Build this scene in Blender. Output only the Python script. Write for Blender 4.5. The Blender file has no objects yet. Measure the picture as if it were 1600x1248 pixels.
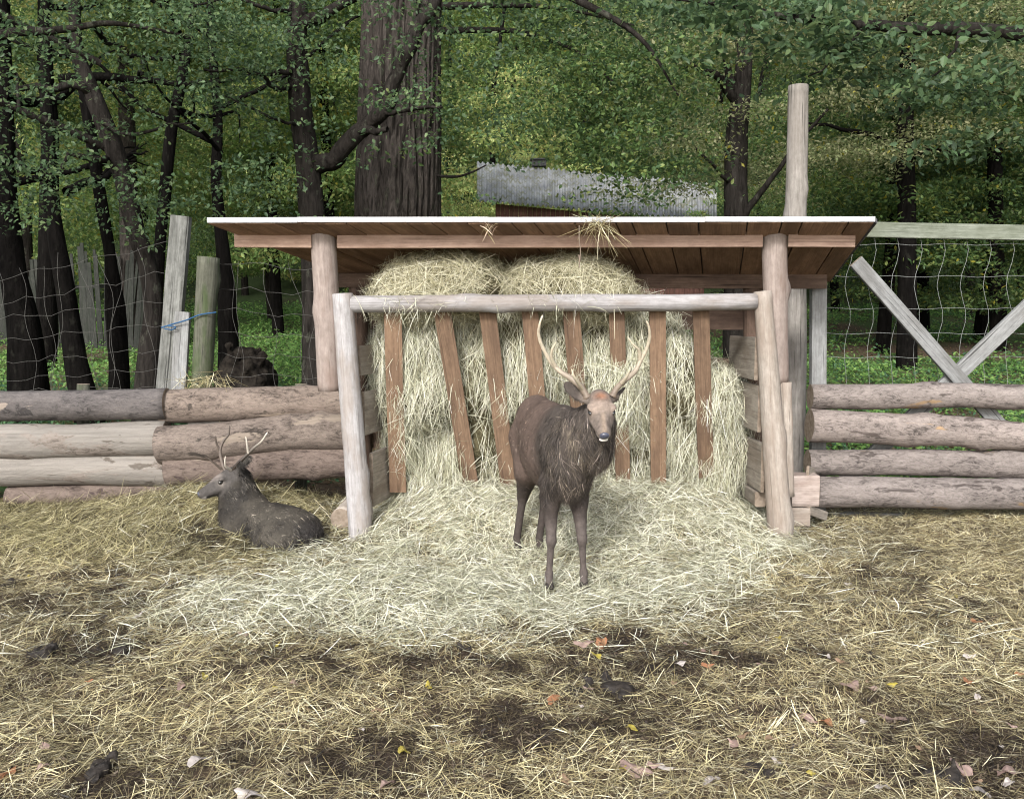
import bpy, math, random
import numpy as np
from mathutils import Vector, Matrix

random.seed(7)
rng = np.random.default_rng(11)
SC = bpy.context.scene
COL = SC.collection
R = math.radians

# ------------------------------------------------------------------ camera, light, exposure
CAM_Z, FPX, PITCH = 1.6, 1400.0, math.atan(129 / 1400.0)
cam_d = bpy.data.cameras.new('camera')
cam_d.sensor_width = 36.0
cam_d.lens = 36.0 * FPX / 1600.0
cam_d.clip_start, cam_d.clip_end = 0.05, 600.0
cam = bpy.data.objects.new('camera', cam_d)
COL.objects.link(cam)
cam.location = (0, 0, CAM_Z)
cam.rotation_euler = (math.pi / 2 - PITCH, 0, 0)
SC.camera = cam

SUN_EL, SUN_AZ = R(33), R(196)          # high soft light from behind the camera, a little left
world = bpy.data.worlds.new('World'); SC.world = world; world.use_nodes = True
wn, wl = world.node_tree.nodes, world.node_tree.links
wn.clear()
w_out = wn.new('ShaderNodeOutputWorld'); w_bg = wn.new('ShaderNodeBackground')
w_sky = wn.new('ShaderNodeTexSky'); w_hs = wn.new('ShaderNodeHueSaturation')
w_sky.sky_type = 'NISHITA'; w_sky.sun_disc = False
w_sky.sun_elevation = SUN_EL; w_sky.sun_rotation = SUN_AZ
w_sky.dust_density = 3.0
w_hs.inputs['Saturation'].default_value = 0.35      # overcast: a nearly white sky
w_bg.inputs['Strength'].default_value = 0.115
wl.new(w_sky.outputs[0], w_hs.inputs['Color']); wl.new(w_hs.outputs[0], w_bg.inputs['Color'])
wl.new(w_bg.outputs[0], w_out.inputs['Surface'])
sun_d = bpy.data.lights.new('sun', 'SUN'); sun_d.energy = 1.5; sun_d.angle = R(10)
sun_d.color = (1.0, 0.975, 0.94)
sun = bpy.data.objects.new('sun', sun_d); COL.objects.link(sun)
_sd = Vector((math.sin(SUN_AZ) * math.cos(SUN_EL), math.cos(SUN_AZ) * math.cos(SUN_EL), math.sin(SUN_EL)))
sun.rotation_euler = _sd.to_track_quat('Z', 'Y').to_euler()
SC.view_settings.view_transform = 'Standard'
SC.view_settings.look = 'None'
SC.view_settings.exposure = 1.42
SC.view_settings.gamma = 1.0
SC.view_settings.use_curve_mapping = False
SC.render.engine = 'CYCLES'
SC.cycles.use_denoising = True
SC.cycles.filter_width = 1.1
SC.cycles.max_bounces = 6
SC.cycles.diffuse_bounces = 3
SC.cycles.glossy_bounces = 2
SC.cycles.transmission_bounces = 3
SC.cycles.transparent_max_bounces = 4

def at(px, py, Y):
    """point of the place seen at photo position px,py at distance Y"""
    u, v = (px - 800) / FPX, (624 - py) / FPX
    c, s = math.cos(PITCH), math.sin(PITCH)
    k = Y / (c + v * s)
    return Vector((u * k, Y, CAM_Z + (-s + v * c) * k))

# ------------------------------------------------------------------ numpy noise
def _h(ix, iy, iz, seed):
    n = (ix.astype(np.uint32) * np.uint32(374761393) + iy.astype(np.uint32) * np.uint32(668265263)
         + iz.astype(np.uint32) * np.uint32(2246822519) + np.uint32(seed * 3266489917 % 4294967296))
    n = (n ^ (n >> np.uint32(13))) * np.uint32(1274126177)
    n = (n ^ (n >> np.uint32(16)))
    return (n & np.uint32(0xffff)).astype(np.float32) / 32767.5 - 1.0

def vnoise(x, y, z, seed=0):
    x, y, z = np.broadcast_arrays(np.asarray(x, np.float64), np.asarray(y, np.float64), np.asarray(z, np.float64))
    x0, y0, z0 = np.floor(x), np.floor(y), np.floor(z)
    fx, fy, fz = x - x0, y - y0, z - z0
    fx, fy, fz = (f * f * (3 - 2 * f) for f in (fx, fy, fz))
    ix, iy, iz = (a.astype(np.int64) + 100000 for a in (x0, y0, z0))
    r = 0
    for dx in (0, 1):
        for dy in (0, 1):
            for dz in (0, 1):
                w = (fx if dx else 1 - fx) * (fy if dy else 1 - fy) * (fz if dz else 1 - fz)
                r = r + w * _h(ix + dx, iy + dy, iz + dz, seed)
    return r

def fbm(x, y, z, octv=3, seed=0):
    r, a, f = 0, 1.0, 1.0
    for i in range(octv):
        r = r + a * vnoise(x * f, y * f, z * f, seed + i * 17)
        a *= 0.5; f *= 2.03
    return r / 1.6

def sstep(a, b, x):
    t = np.clip((x - a) / (b - a), 0, 1)
    return t * t * (3 - 2 * t)

def norm(a):
    return a / np.maximum(np.linalg.norm(a, axis=-1, keepdims=True), 1e-9)

# ------------------------------------------------------------------ mesh helpers
def set_col(me, C):
    C = np.asarray(C, np.float32)
    if C.shape[1] == 3:
        C = np.concatenate([C, np.ones((len(C), 1), np.float32)], 1)
    a = me.color_attributes.new('Col', 'FLOAT_COLOR', 'POINT')
    a.data.foreach_set('color', C.ravel())

def quad_mesh(name, V, Q, C=None, smooth=False):
    """fast mesh of quads only"""
    me = bpy.data.meshes.new(name)
    V = np.asarray(V, np.float32); Q = np.asarray(Q, np.int32)
    n = len(Q); k = Q.shape[1]
    me.vertices.add(len(V)); me.vertices.foreach_set('co', V.ravel())
    me.loops.add(n * k); me.loops.foreach_set('vertex_index', Q.ravel())
    me.polygons.add(n)
    me.polygons.foreach_set('loop_start', np.arange(0, n * k, k, dtype=np.int32))
    me.polygons.foreach_set('use_smooth', np.full(n, smooth))
    me.update(calc_edges=True)
    if C is not None:
        set_col(me, C)
    return me

def tag(o, label=None, cat=None, group=None, kind=None):
    if label: o['label'] = label
    if cat: o['category'] = cat
    if group: o['group'] = group
    if kind: o['kind'] = kind
    return o

def link(name, me, mats, parent=None, loc=None, rot=None):
    o = bpy.data.objects.new(name, me)
    COL.objects.link(o)
    if me is not None and mats is not None and len(me.materials) == 0:
        for m in (mats if isinstance(mats, (list, tuple)) else [mats]):
            me.materials.append(m)
    if parent is not None:
        o.parent = parent
    if loc is not None:
        o.location = loc
    if rot is not None:
        o.rotation_euler = rot
    return o

def empty(name, loc):
    o = bpy.data.objects.new(name, None)
    o.empty_display_size = 0.1
    COL.objects.link(o); o.location = loc
    return o

def rootloc(parent):
    return Vector(parent.location) if parent is not None else Vector((0, 0, 0))

def world_part(name, me, mat, parent=None):
    """mesh given in world coordinates, put under its thing"""
    if parent is not None:
        me.transform(Matrix.Translation(-rootloc(parent)))
    return link(name, me, mat, parent)

def profile_round(n=14):
    a = np.linspace(0, 2 * math.pi, n, endpoint=False)
    return np.stack([np.cos(a), np.sin(a)], 1) * 0.5
def profile_rect(b=0.08):
    c = 0.5 - b
    return np.array([(c, -.5), (.5, -c), (.5, c), (c, .5), (-c, .5), (-.5, c), (-.5, -c), (-c, -.5)])

def bar(name, p0, p1, w, h, mat, parent=None, prof=None, rings=2, wob=0.0, rough=0.0, w1=None, h1=None,
        up=(0, 0, 1), seed=0, smooth=False, ends=True, knots=0):
    """a log, post or board lofted along its own X axis"""
    p0, p1 = Vector(p0), Vector(p1)
    L = (p1 - p0).length
    X = (p1 - p0).normalized(); U = Vector(up)
    if abs(X.dot(U)) > 0.98: U = Vector((0, 1, 0))
    Yv = U.cross(X).normalized(); Zv = X.cross(Yv)
    prof = profile_rect() if prof is None else prof
    n = len(prof); w1 = w if w1 is None else w1; h1 = h if h1 is None else h1
    t = np.linspace(0, 1, rings + 1)
    ws, hs = w + (w1 - w) * t, h + (h1 - h) * t
    V = np.zeros((rings + 1, n, 3))
    V[:, :, 0] = ((t - 0.5) * L)[:, None]
    V[:, :, 1] = prof[None, :, 0] * ws[:, None]
    V[:, :, 2] = prof[None, :, 1] * hs[:, None]
    if rough:
        ang = np.arctan2(prof[:, 1], prof[:, 0])
        nz = fbm(t[:, None] * L * 2.2, np.cos(ang)[None] * 1.1 + 3, np.sin(ang)[None] * 1.1, 4, seed + 5)
        V[:, :, 1:] *= (1 + rough * nz)[:, :, None]
    for k in range(knots):
        rs = random.Random(seed * 31 + k)
        tk, ak = rs.uniform(.1, .9), rs.uniform(0, 6.28)
        ang = np.arctan2(prof[:, 1], prof[:, 0])
        g = np.exp(-(((t - tk) * L / .07) ** 2))[:, None] * np.exp(-((np.angle(np.exp(1j * (ang - ak))) / .6) ** 2))[None]
        V[:, :, 1:] *= (1 + .22 * g)[:, :, None]
    if wob:
        V[:, :, 1] += wob * fbm(t * L * 0.9, seed * 3.1, 0.5, 2, seed)[:, None]
        V[:, :, 2] += wob * fbm(t * L * 0.9, seed * 2.3, 9.5, 2, seed + 9)[:, None]
    Vf = V.reshape(-1, 3)
    F = []
    for i in range(rings):
        for j in range(n):
            j2 = (j + 1) % n
            F.append((i * n + j, (i + 1) * n + j, (i + 1) * n + j2, i * n + j2))
    nq = len(F)
    F.append(tuple(reversed([rings * n + j for j in range(n)])) [::-1])
    F.append(tuple(reversed([j for j in range(n)])))
    me = bpy.data.meshes.new(name)
    me.from_pydata(Vf.tolist(), [], [tuple(reversed(f)) if k < nq else f for k, f in enumerate(F)])
    me.update()
    mats = mat if isinstance(mat, (list, tuple)) else [mat]
    for m in mats: me.materials.append(m)
    if smooth:
        sm = np.full(len(F), True); sm[nq:] = False
        me.polygons.foreach_set('use_smooth', sm)
    if len(mats) > 1 and ends:
        mi = np.zeros(len(F), np.int32); mi[nq:] = 1
        me.polygons.foreach_set('material_index', mi)
    o = bpy.data.objects.new(name, me); COL.objects.link(o)
    M = Matrix((X, Yv, Zv)).transposed()
    o.rotation_euler = M.to_euler()
    if parent is not None: o.parent = parent
    o.location = (p0 + p1) / 2 - rootloc(parent)
    return o

def tube_np(pts, radii, n=8, rough=0.0, seed=0, freq=3.0, ridge=0.0, ridn=0):
    """verts and quads of a tube through pts"""
    P = np.array([tuple(p) for p in pts], float); r = np.asarray(radii, float)
    T = np.gradient(P, axis=0); T = norm(T)
    ref = np.array([0, 0, 1.0]) if abs(T[0, 2]) < 0.9 else np.array([0, 1.0, 0])
    V = []
    a = np.linspace(0, 2 * math.pi, n, endpoint=False)
    for i in range(len(P)):
        b = norm(np.cross(T[i], ref)); c = np.cross(b, T[i]); ref = c if np.linalg.norm(c) > .1 else ref
        rr = np.full(n, r[i])
        if rough:
            rr = rr * (1 + rough * fbm(np.cos(a) * 1.3 + seed, np.sin(a) * 1.3, P[i, 2] * freq + P[i, 0], 3, seed))
        V.append(P[i] + (np.cos(a) * rr)[:, None] * b + (np.sin(a) * rr)[:, None] * c)
    V = np.concatenate(V)
    m = len(P)
    i = np.repeat(np.arange(m - 1), n); j = np.tile(np.arange(n), m - 1); j2 = (j + 1) % n
    Q = np.stack([i * n + j, i * n + j2, (i + 1) * n + j2, (i + 1) * n + j], 1)
    return V, Q

class QB:
    """collects quads of several shapes for ONE mesh"""
    def __init__(s): s.V, s.Q, s.n = [], [], 0
    def add(s, V, Q):
        s.V.append(np.asarray(V)); s.Q.append(np.asarray(Q) + s.n); s.n += len(V)
    def tube(s, pts, radii, n=6, **k):
        r = radii if hasattr(radii, '__len__') else [radii] * len(pts)
        V, Q = tube_np(pts, r, n, **k); s.add(V, Q)
    def box(s, c, d):
        c = np.array(c); d = np.array(d) / 2
        V = np.array([(x, y, z) for x in (-1, 1) for y in (-1, 1) for z in (-1, 1)]) * d + c
        s.add(V, [(0, 1, 3, 2), (4, 6, 7, 5), (0, 4, 5, 1), (2, 3, 7, 6), (0, 2, 6, 4), (1, 5, 7, 3)])
    def mesh(s, name, smooth=True, C=None):
        return quad_mesh(name, np.concatenate(s.V), np.concatenate(s.Q), C, smooth)

def catmull(pts, per=6):
    P = np.array([tuple(p) for p in pts], float)
    P = np.concatenate([[2 * P[0] - P[1]], P, [2 * P[-1] - P[-2]]])
    out = []
    for i in range(1, len(P) - 2):
        for k in range(per):
            t = k / per
            out.append(0.5 * ((2 * P[i]) + (-P[i - 1] + P[i + 1]) * t + (2 * P[i - 1] - 5 * P[i] + 4 * P[i + 1] - P[i + 2]) * t * t
                              + (-P[i - 1] + 3 * P[i] - 3 * P[i + 1] + P[i + 2]) * t ** 3))
    out.append(P[-2])
    return np.array(out)

def strands(name, P, D, L, W, C, N, bend, segs=2, taper=0.35):
    """thin curved blades: roots P, directions D, lengths L, widths W, colours C, normals N, bend vectors"""
    n = len(P)
    t = np.linspace(0, 1, segs + 1)
    cen = P[:, None] + D[:, None] * (L[:, None, None] * t[None, :, None]) + bend[:, None] * (L[:, None, None] * (t ** 2)[None, :, None])
    roll = rng.normal(0, 0.6, n)
    A = norm(np.cross(D, N)); B = norm(np.cross(A, D))
    S = A * np.cos(roll)[:, None] + B * np.sin(roll)[:, None]
    wf = 1 - (1 - taper) * np.abs(t * 2 - 1) ** 3 if taper > 0 else 1 - t * 0.95
    off = S[:, None] * (W[:, None, None] * wf[None, :, None] * 0.5)
    V = np.stack([cen - off, cen + off], 2).reshape(-1, 3)     # n, segs+1, 2
    base = (np.arange(n) * (segs + 1) * 2)[:, None]
    k = np.arange(segs)[None] * 2
    Q = np.stack([base + k, base + k + 1, base + k + 3, base + k + 2], -1).reshape(-1, 4)
    CC = np.repeat(C, (segs + 1) * 2, axis=0)
    return quad_mesh(name, V, Q, CC)

def sample_mesh(V, Q, n):
    V = np.asarray(V); Q = np.asarray(Q)
    a, b, c, d = V[Q[:, 0]], V[Q[:, 1]], V[Q[:, 2]], V[Q[:, 3]]
    nr = np.cross(c - a, d - b); ar = np.linalg.norm(nr, axis=1)
    i = rng.choice(len(Q), n, p=ar / ar.sum())
    u, v = rng.random((n, 1)), rng.random((n, 1))
    P = (a[i] * (1 - u) + b[i] * u) * (1 - v) + (d[i] * (1 - u) + c[i] * u) * v
    return P, norm(nr[i]), i

# ------------------------------------------------------------------ signed-distance bodies
class SDF:
    def __init__(s, lo, hi, h):
        s.lo = np.array(lo, float); s.h = h
        s.n = np.ceil((np.array(hi) - s.lo) / h).astype(int) + 1
        s.D = np.full(s.n, 1.0, np.float32)
        s.ax = [s.lo[i] + np.arange(s.n[i]) * h for i in range(3)]
    def _box(s, lo, hi):
        a = np.clip(np.floor((np.array(lo) - s.lo) / s.h).astype(int), 0, s.n - 1)
        b = np.clip(np.ceil((np.array(hi) - s.lo) / s.h).astype(int) + 1, 1, s.n)
        sl = tuple(slice(a[i], b[i]) for i in range(3))
        g = np.meshgrid(*[s.ax[i][sl[i]] for i in range(3)], indexing='ij', sparse=True)
        return sl, g
    def _mix(s, sl, d, k, sub=False):
        D = s.D[sl]
        if sub:
            h = np.maximum(k - np.abs(-d - D), 0) / k
            s.D[sl] = np.maximum(D, -d) + h * h * k * 0.25
        else:
            h = np.maximum(k - np.abs(D - d), 0) / k
            s.D[sl] = np.minimum(D, d) - h * h * k * 0.25
    def cone(s, a, b, ra, rb, k=0.03, sub=False):
        a, b = np.array(a, float), np.array(b, float); m = max(ra, rb) + k + .06
        sl, (x, y, z) = s._box(np.minimum(a, b) - m, np.maximum(a, b) + m)
        ab = b - a; L2 = max(ab @ ab, 1e-9)
        t = np.clip(((x - a[0]) * ab[0] + (y - a[1]) * ab[1] + (z - a[2]) * ab[2]) / L2, 0, 1)
        d = np.sqrt((x - a[0] - t * ab[0]) ** 2 + (y - a[1] - t * ab[1]) ** 2 + (z - a[2] - t * ab[2]) ** 2) - (ra + (rb - ra) * t)
        s._mix(sl, d.astype(np.float32), k, sub)
    def ell(s, c, r, axes=None, k=0.03, sub=False, noise=0, nf=4, seed=0):
        c, r = np.array(c, float), np.array(r, float)
        A = np.eye(3) if axes is None else np.array(axes, float)
        m = r.max() + k + .06
        sl, (x, y, z) = s._box(c - m, c + m)
        q = [(x - c[0]) * A[i, 0] + (y - c[1]) * A[i, 1] + (z - c[2]) * A[i, 2] for i in range(3)]
        k0 = np.sqrt(sum((q[i] / r[i]) ** 2 for i in range(3))); k1 = np.sqrt(sum((q[i] / r[i] ** 2) ** 2 for i in range(3)))
        d = k0 * (k0 - 1) / np.maximum(k1, 1e-6)
        if noise:
            d = d + noise * fbm(x * nf, y * nf, z * nf, 3, seed)
        s._mix(sl, d.astype(np.float32), k, sub)
    def mesh(s):
        D = s.D; n0, n1, n2 = D.shape
        ins = D < 0
        cs = [(i, j, k) for i in (0, 1) for j in (0, 1) for k in (0, 1)]
        def cv(A, o): return A[o[0]:n0 - 1 + o[0], o[1]:n1 - 1 + o[1], o[2]:n2 - 1 + o[2]]
        cnt = sum(cv(ins, o).astype(np.int8) for o in cs)
        act = np.argwhere((cnt > 0) & (cnt < 8))
        idx = np.full((n0 - 1, n1 - 1, n2 - 1), -1, np.int64)
        idx[act[:, 0], act[:, 1], act[:, 2]] = np.arange(len(act))
        acc = np.zeros((len(act), 3)); num = np.zeros(len(act))
        for o in cs:
            for ax in range(3):
                if o[ax]: continue
                p = list(o); p[ax] = 1
                d0 = D[act[:, 0] + o[0], act[:, 1] + o[1], act[:, 2] + o[2]]
                d1 = D[act[:, 0] + p[0], act[:, 1] + p[1], act[:, 2] + p[2]]
                m = (d0 < 0) != (d1 < 0)
                t = np.where(m, d0 / np.where(m, d0 - d1, 1), 0)
                q = np.tile(np.array(o, float), (len(act), 1)); q[:, ax] += t
                acc += q * m[:, None]; num += m
        V = s.lo + (act + acc / num[:, None]) * s.h
        Qs = []
        for ax in range(3):
            b, c = [(1, 2), (2, 0), (0, 1)][ax]
            sl0 = [slice(1, -1)] * 3; sl0[ax] = slice(0, -1)
            sl1 = [slice(1, -1)] * 3; sl1[ax] = slice(1, None)
            A, B = ins[tuple(sl0)], ins[tuple(sl1)]
            e = np.argwhere(A != B)
            off = np.array([1, 1, 1]); off[ax] = 0
            flip = A[e[:, 0], e[:, 1], e[:, 2]]
            e = e + off
            def g(db, dc):
                q = e.copy(); q[:, b] += db; q[:, c] += dc
                return idx[q[:, 0], q[:, 1], q[:, 2]]
            Q = np.stack([g(-1, -1), g(0, -1), g(0, 0), g(-1, 0)], 1)
            Q[~flip] = Q[~flip][:, ::-1]
            Qs.append(Q)
        Q = np.concatenate(Qs); Q = Q[(Q >= 0).all(1)]
        return V, Q

# ------------------------------------------------------------------ materials
def mat_new(name):
    m = bpy.data.materials.new(name); m.use_nodes = True
    nt = m.node_tree
    return m, nt.nodes, nt.links, nt.nodes['Principled BSDF']

def ramp(N, Lk, src, stops):
    r = N.new('ShaderNodeValToRGB'); e = r.color_ramp.elements
    while len(e) < len(stops): e.new(0.5)
    for i, (p, c) in enumerate(stops):
        e[i].position = p; e[i].color = (c[0], c[1], c[2], 1) if hasattr(c, '__len__') else (c, c, c, 1)
    Lk.new(src, r.inputs[0])
    return r.outputs[0]

def mixc(N, Lk, fac, a, b, mode='MIX'):
    m = N.new('ShaderNodeMix'); m.data_type = 'RGBA'; m.blend_type = mode
    for k_, v in ((0, fac), (6, a), (7, b)):
        s = m.inputs[k_]
        if hasattr(v, 'is_output'): Lk.new(v, s)
        elif hasattr(v, '__len__'): s.default_value = (v[0], v[1], v[2], 1)
        else: s.default_value = v if k_ == 0 else (v, v, v, 1)
    return m.outputs[2]

def noise_n(N, Lk, vec, scale, detail=4, rough=0.55, dist=0.0):
    n = N.new('ShaderNodeTexNoise'); n.inputs['Scale'].default_value = scale
    n.inputs['Detail'].default_value = detail; n.inputs['Roughness'].default_value = rough
    n.inputs['Distortion'].default_value = dist
    if vec is not None: Lk.new(vec, n.inputs['Vector'])
    return n.outputs['Fac']

def mapped(N, Lk, scale=(1, 1, 1), kind='Object', perobj=True):
    tc = N.new('ShaderNodeTexCoord'); mp = N.new('ShaderNodeMapping')
    mp.inputs['Scale'].default_value = scale
    Lk.new(tc.outputs[kind], mp.inputs['Vector'])
    if perobj:
        oi = N.new('ShaderNodeObjectInfo'); cx = N.new('ShaderNodeCombineXYZ'); ml = N.new('ShaderNodeMath')
        ml.operation = 'MULTIPLY'; ml.inputs[1].default_value = 40
        Lk.new(oi.outputs['Random'], ml.inputs[0]); Lk.new(ml.outputs[0], cx.inputs[1]); Lk.new(ml.outputs[0], cx.inputs[0])
        Lk.new(cx.outputs[0], mp.inputs['Location'])
    return mp.outputs[0]

def bump(N, Lk, bs, h, strength=0.4, dist=0.01):
    b = N.new('ShaderNodeBump'); b.inputs['Strength'].default_value = strength; b.inputs['Distance'].default_value = dist
    Lk.new(h, b.inputs['Height']); Lk.new(b.outputs[0], bs.inputs['Normal'])

def wood_mat(name, c_lo, c_hi, c_stain, grain=26, stain=0.35, rough=0.8, streak=1.0):
    m, N, Lk, bs = mat_new(name)
    v = mapped(N, Lk, (2.0, grain * 2.6, grain * 2.6))
    g = noise_n(N, Lk, v, 1.0, 5, 0.62, 1.4)
    vf = mapped(N, Lk, (14, 30, 30)); gf = noise_n(N, Lk, vf, 1.0, 5, 0.7)
    c = ramp(N, Lk, mixc(N, Lk, 0.45, g, gf), [(0.34, tuple(x * .8 for x in c_lo)), (0.64, c_hi)])
    v2 = mapped(N, Lk, (2.0, 7, 7))
    s = noise_n(N, Lk, v2, 1.0, 4, 0.6)
    sm = ramp(N, Lk, s, [(0.46, 0.0), (0.60, stain)])
    c = mixc(N, Lk, sm, c, c_stain)
    # dark drying cracks along the grain
    v3 = mapped(N, Lk, (1.3, 75, 75))
    cr = noise_n(N, Lk, v3, 1.0, 2, 0.5)
    cm = ramp(N, Lk, cr, [(0.31, 0.9 * streak), (0.36, 0.0)])
    c = mixc(N, Lk, cm, c, tuple(x * 0.25 for x in c_lo))
    oi = N.new('ShaderNodeObjectInfo')
    tv = ramp(N, Lk, oi.outputs['Random'], [(0, (0.76, 0.79, 0.81)), (1, (1.06, 1.10, 1.12))])
    c = mixc(N, Lk, 1.0, c, tv, 'MULTIPLY')
    Lk.new(c, bs.inputs['Base Color'])
    bs.inputs['Roughness'].default_value = rough
    bs.inputs['Specular IOR Level'].default_value = 0.25
    bump(N, Lk, bs, g, 0.5, 0.006)
    return m

def log_mat(name, bark_lo, bark_hi, bare, bare_amt, dark=(0.03, 0.024, 0.02), crack=1.0):
    """half-barked log: rough bark with bare, pale and blackened patches"""
    m, N, Lk, bs = mat_new(name)
    v = mapped(N, Lk, (13, 34, 34))
    g0 = noise_n(N, Lk, v, 1.0, 6, 0.75, 1.2)
    vl = mapped(N, Lk, (2.5, 8, 8)); g1 = noise_n(N, Lk, vl, 1.0, 5, 0.65, 0.6)
    g = mixc(N, Lk, 0.42, g0, g1)
    c = ramp(N, Lk, g, [(0.38, tuple(x * .45 for x in bark_lo)), (0.48, tuple((x + y) / 2 for x, y in zip(bark_lo, bark_hi))), (0.62, bark_hi)])
    vb = mapped(N, Lk, (1.6, 5, 5))
    b = noise_n(N, Lk, vb, 1.0, 5, 0.6, 0.4)
    bm = ramp(N, Lk, b, [(0.42 + bare_amt, 1.0), (0.45 + bare_amt, 0.0)])
    vg = mapped(N, Lk, (1.5, 38, 38))
    gg = noise_n(N, Lk, vg, 1.0, 4, 0.6, 0.3)
    bc = ramp(N, Lk, gg, [(0.3, tuple(x * 0.62 for x in bare)), (0.7, bare)])
    c = mixc(N, Lk, bm, c, bc)
    vd = mapped(N, Lk, (2.2, 6, 6)); 
    d = noise_n(N, Lk, vd, 1.3, 5, 0.65, 0.5)
    dm = ramp(N, Lk, d, [(0.60, 0.0), (0.64, 0.8)])
    c = mixc(N, Lk, dm, c, dark)
    vo = N.new('ShaderNodeTexVoronoi'); vo.feature = 'DISTANCE_TO_EDGE'; vo.inputs['Scale'].default_value = 1.0
    vv = mapped(N, Lk, (9, 22, 22))
    dn = N.new('ShaderNodeTexNoise'); dn.inputs['Scale'].default_value = 1.2; dn.inputs['Detail'].default_value = 5; Lk.new(vv, dn.inputs['Vector'])
    vadd = N.new('ShaderNodeMix'); vadd.data_type = 'VECTOR'; vadd.inputs[0].default_value = 0.75; Lk.new(vv, vadd.inputs[4]); Lk.new(dn.outputs['Color'], vadd.inputs[5])
    Lk.new(vadd.outputs[1], vo.inputs['Vector']); vo.inputs['Scale'].default_value = 3.2
    vm = ramp(N, Lk, vo.outputs['Distance'], [(0.0, 0.35 * crack), (0.05, 0.0)])
    inv = mixc(N, Lk, bm, vm, (0, 0, 0))
    c = mixc(N, Lk, inv, c, dark)
    oi = N.new('ShaderNodeObjectInfo')
    tv = ramp(N, Lk, oi.outputs['Random'], [(0, (0.74, 0.79, 0.81)), (1, (0.98, 1.02, 1.02))])
    c = mixc(N, Lk, 1.0, c, tv, 'MULTIPLY')
    Lk.new(c, bs.inputs['Base Color']); bs.inputs['Roughness'].default_value = 0.85
    bs.inputs['Specular IOR Level'].default_value = 0.25
    hh = mixc(N, Lk, 0.5, g, b)
    bump(N, Lk, bs, hh, 1.0, 0.03)
    return m

def tree_bark(name, lo, hi, lichen, la=0.3, sc=(18, 18, 3)):
    m, N, Lk, bs = mat_new(name)
    v = mapped(N, Lk, sc)
    g = noise_n(N, Lk, v, 1.0, 5, 0.65, 0.5)
    c = ramp(N, Lk, g, [(0.32, lo), (0.7, hi)])
    v2 = mapped(N, Lk, (9, 9, 5)); s = noise_n(N, Lk, v2, 1.0, 5, 0.7)
    c = mixc(N, Lk, ramp(N, Lk, s, [(0.58, 0.0), (0.66, la)]), c, lichen)
    Lk.new(c, bs.inputs['Base Color']); bs.inputs['Roughness'].default_value = 0.95
    bs.inputs['Specular IOR Level'].default_value = 0.04
    bump(N, Lk, bs, g, 0.9, 0.03)
    return m

def col_mat(name, rough=0.7, spec=0.25, transl=0.0, nscale=0, namt=0.3, bumpd=0.0, sheen=0.0):
    m, N, Lk, bs = mat_new(name)
    a = N.new('ShaderNodeAttribute'); a.attribute_name = 'Col'
    c = a.outputs['Color']
    if nscale:
        v = mapped(N, Lk, (1, 1, 1), perobj=False)
        n = noise_n(N, Lk, v, nscale, 6, 0.65)
        c = mixc(N, Lk, 1.0, c, ramp(N, Lk, n, [(0.3, 1 - namt), (0.7, 1 + namt)]), 'MULTIPLY')
        if bumpd: bump(N, Lk, bs, n, 0.8, bumpd)
    Lk.new(c, bs.inputs['Base Color'])
    bs.inputs['Roughness'].default_value = rough; bs.inputs['Specular IOR Level'].default_value = spec
    if sheen: bs.inputs['Sheen Weight'].default_value = sheen
    if transl:
        t = N.new('ShaderNodeBsdfTranslucent'); Lk.new(c, t.inputs['Color'])
        mx = N.new('ShaderNodeMixShader'); mx.inputs[0].default_value = transl
        Lk.new(bs.outputs[0], mx.inputs[1]); Lk.new(t.outputs[0], mx.inputs[2])
        Lk.new(mx.outputs[0], N['Material Output'].inputs['Surface'])
    return m

def flat_mat(name, c, rough=0.6, spec=0.3, nscale=0, c2=None, metal=0.0, coat=0.0):
    m, N, Lk, bs = mat_new(name)
    bs.inputs['Base Color'].default_value = (*c, 1)
    bs.inputs['Roughness'].default_value = rough; bs.inputs['Specular IOR Level'].default_value = spec
    bs.inputs['Metallic'].default_value = metal; bs.inputs['Coat Weight'].default_value = coat
    if nscale:
        v = mapped(N, Lk, (1, 1, 1)); n = noise_n(N, Lk, v, nscale, 6, 0.6)
        Lk.new(ramp(N, Lk, n, [(0.35, c), (0.65, c2)]), bs.inputs['Base Color'])
        bump(N, Lk, bs, n, 0.4, 0.005)
    return m

M_ground = col_mat('soil_and_straw', 0.9, 0.2, 0, 60, 0.35, 0.012)
M_straw = col_mat('straw', 0.55, 0.3, 0.12)
M_haycore = col_mat('hay_core', 0.9, 0.1, 0, 45, 0.5, 0.03)
M_leaf = col_mat('leaves', 0.5, 0.35, 0.5)
M_fur = col_mat('fur', 0.65, 0.3)
M_hide = col_mat('hide', 0.8, 0.2, 0, 40, 0.25, 0.01)
M_antler = col_mat('antler', 0.5, 0.4, 0, 60, 0.18, 0.002)
M_pale = wood_mat('pale_weathered_post', (0.27, 0.245, 0.235), (0.43, 0.40, 0.395), (0.24, 0.19, 0.155), 20, 0.55, streak=0.5)
M_pale2 = wood_mat('peeled_post', (0.30, 0.245, 0.20), (0.46, 0.395, 0.34), (0.24, 0.175, 0.135), 18, 0.5, streak=0.5)
M_pink = wood_mat('pinkish_peeled_post', (0.27, 0.205, 0.175), (0.42, 0.34, 0.30), (0.22, 0.15, 0.12), 16, 0.6, streak=0.5)
M_beam = wood_mat('pinkish_sawn_beam', (0.31, 0.20, 0.15), (0.45, 0.305, 0.235), (0.19, 0.11, 0.075), 22, 0.5, streak=0.4)
M_roofb = wood_mat('brown_roof_board', (0.17, 0.098, 0.060), (0.29, 0.175, 0.112), (0.08, 0.045, 0.028), 22, 0.5, streak=0.4)
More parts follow.
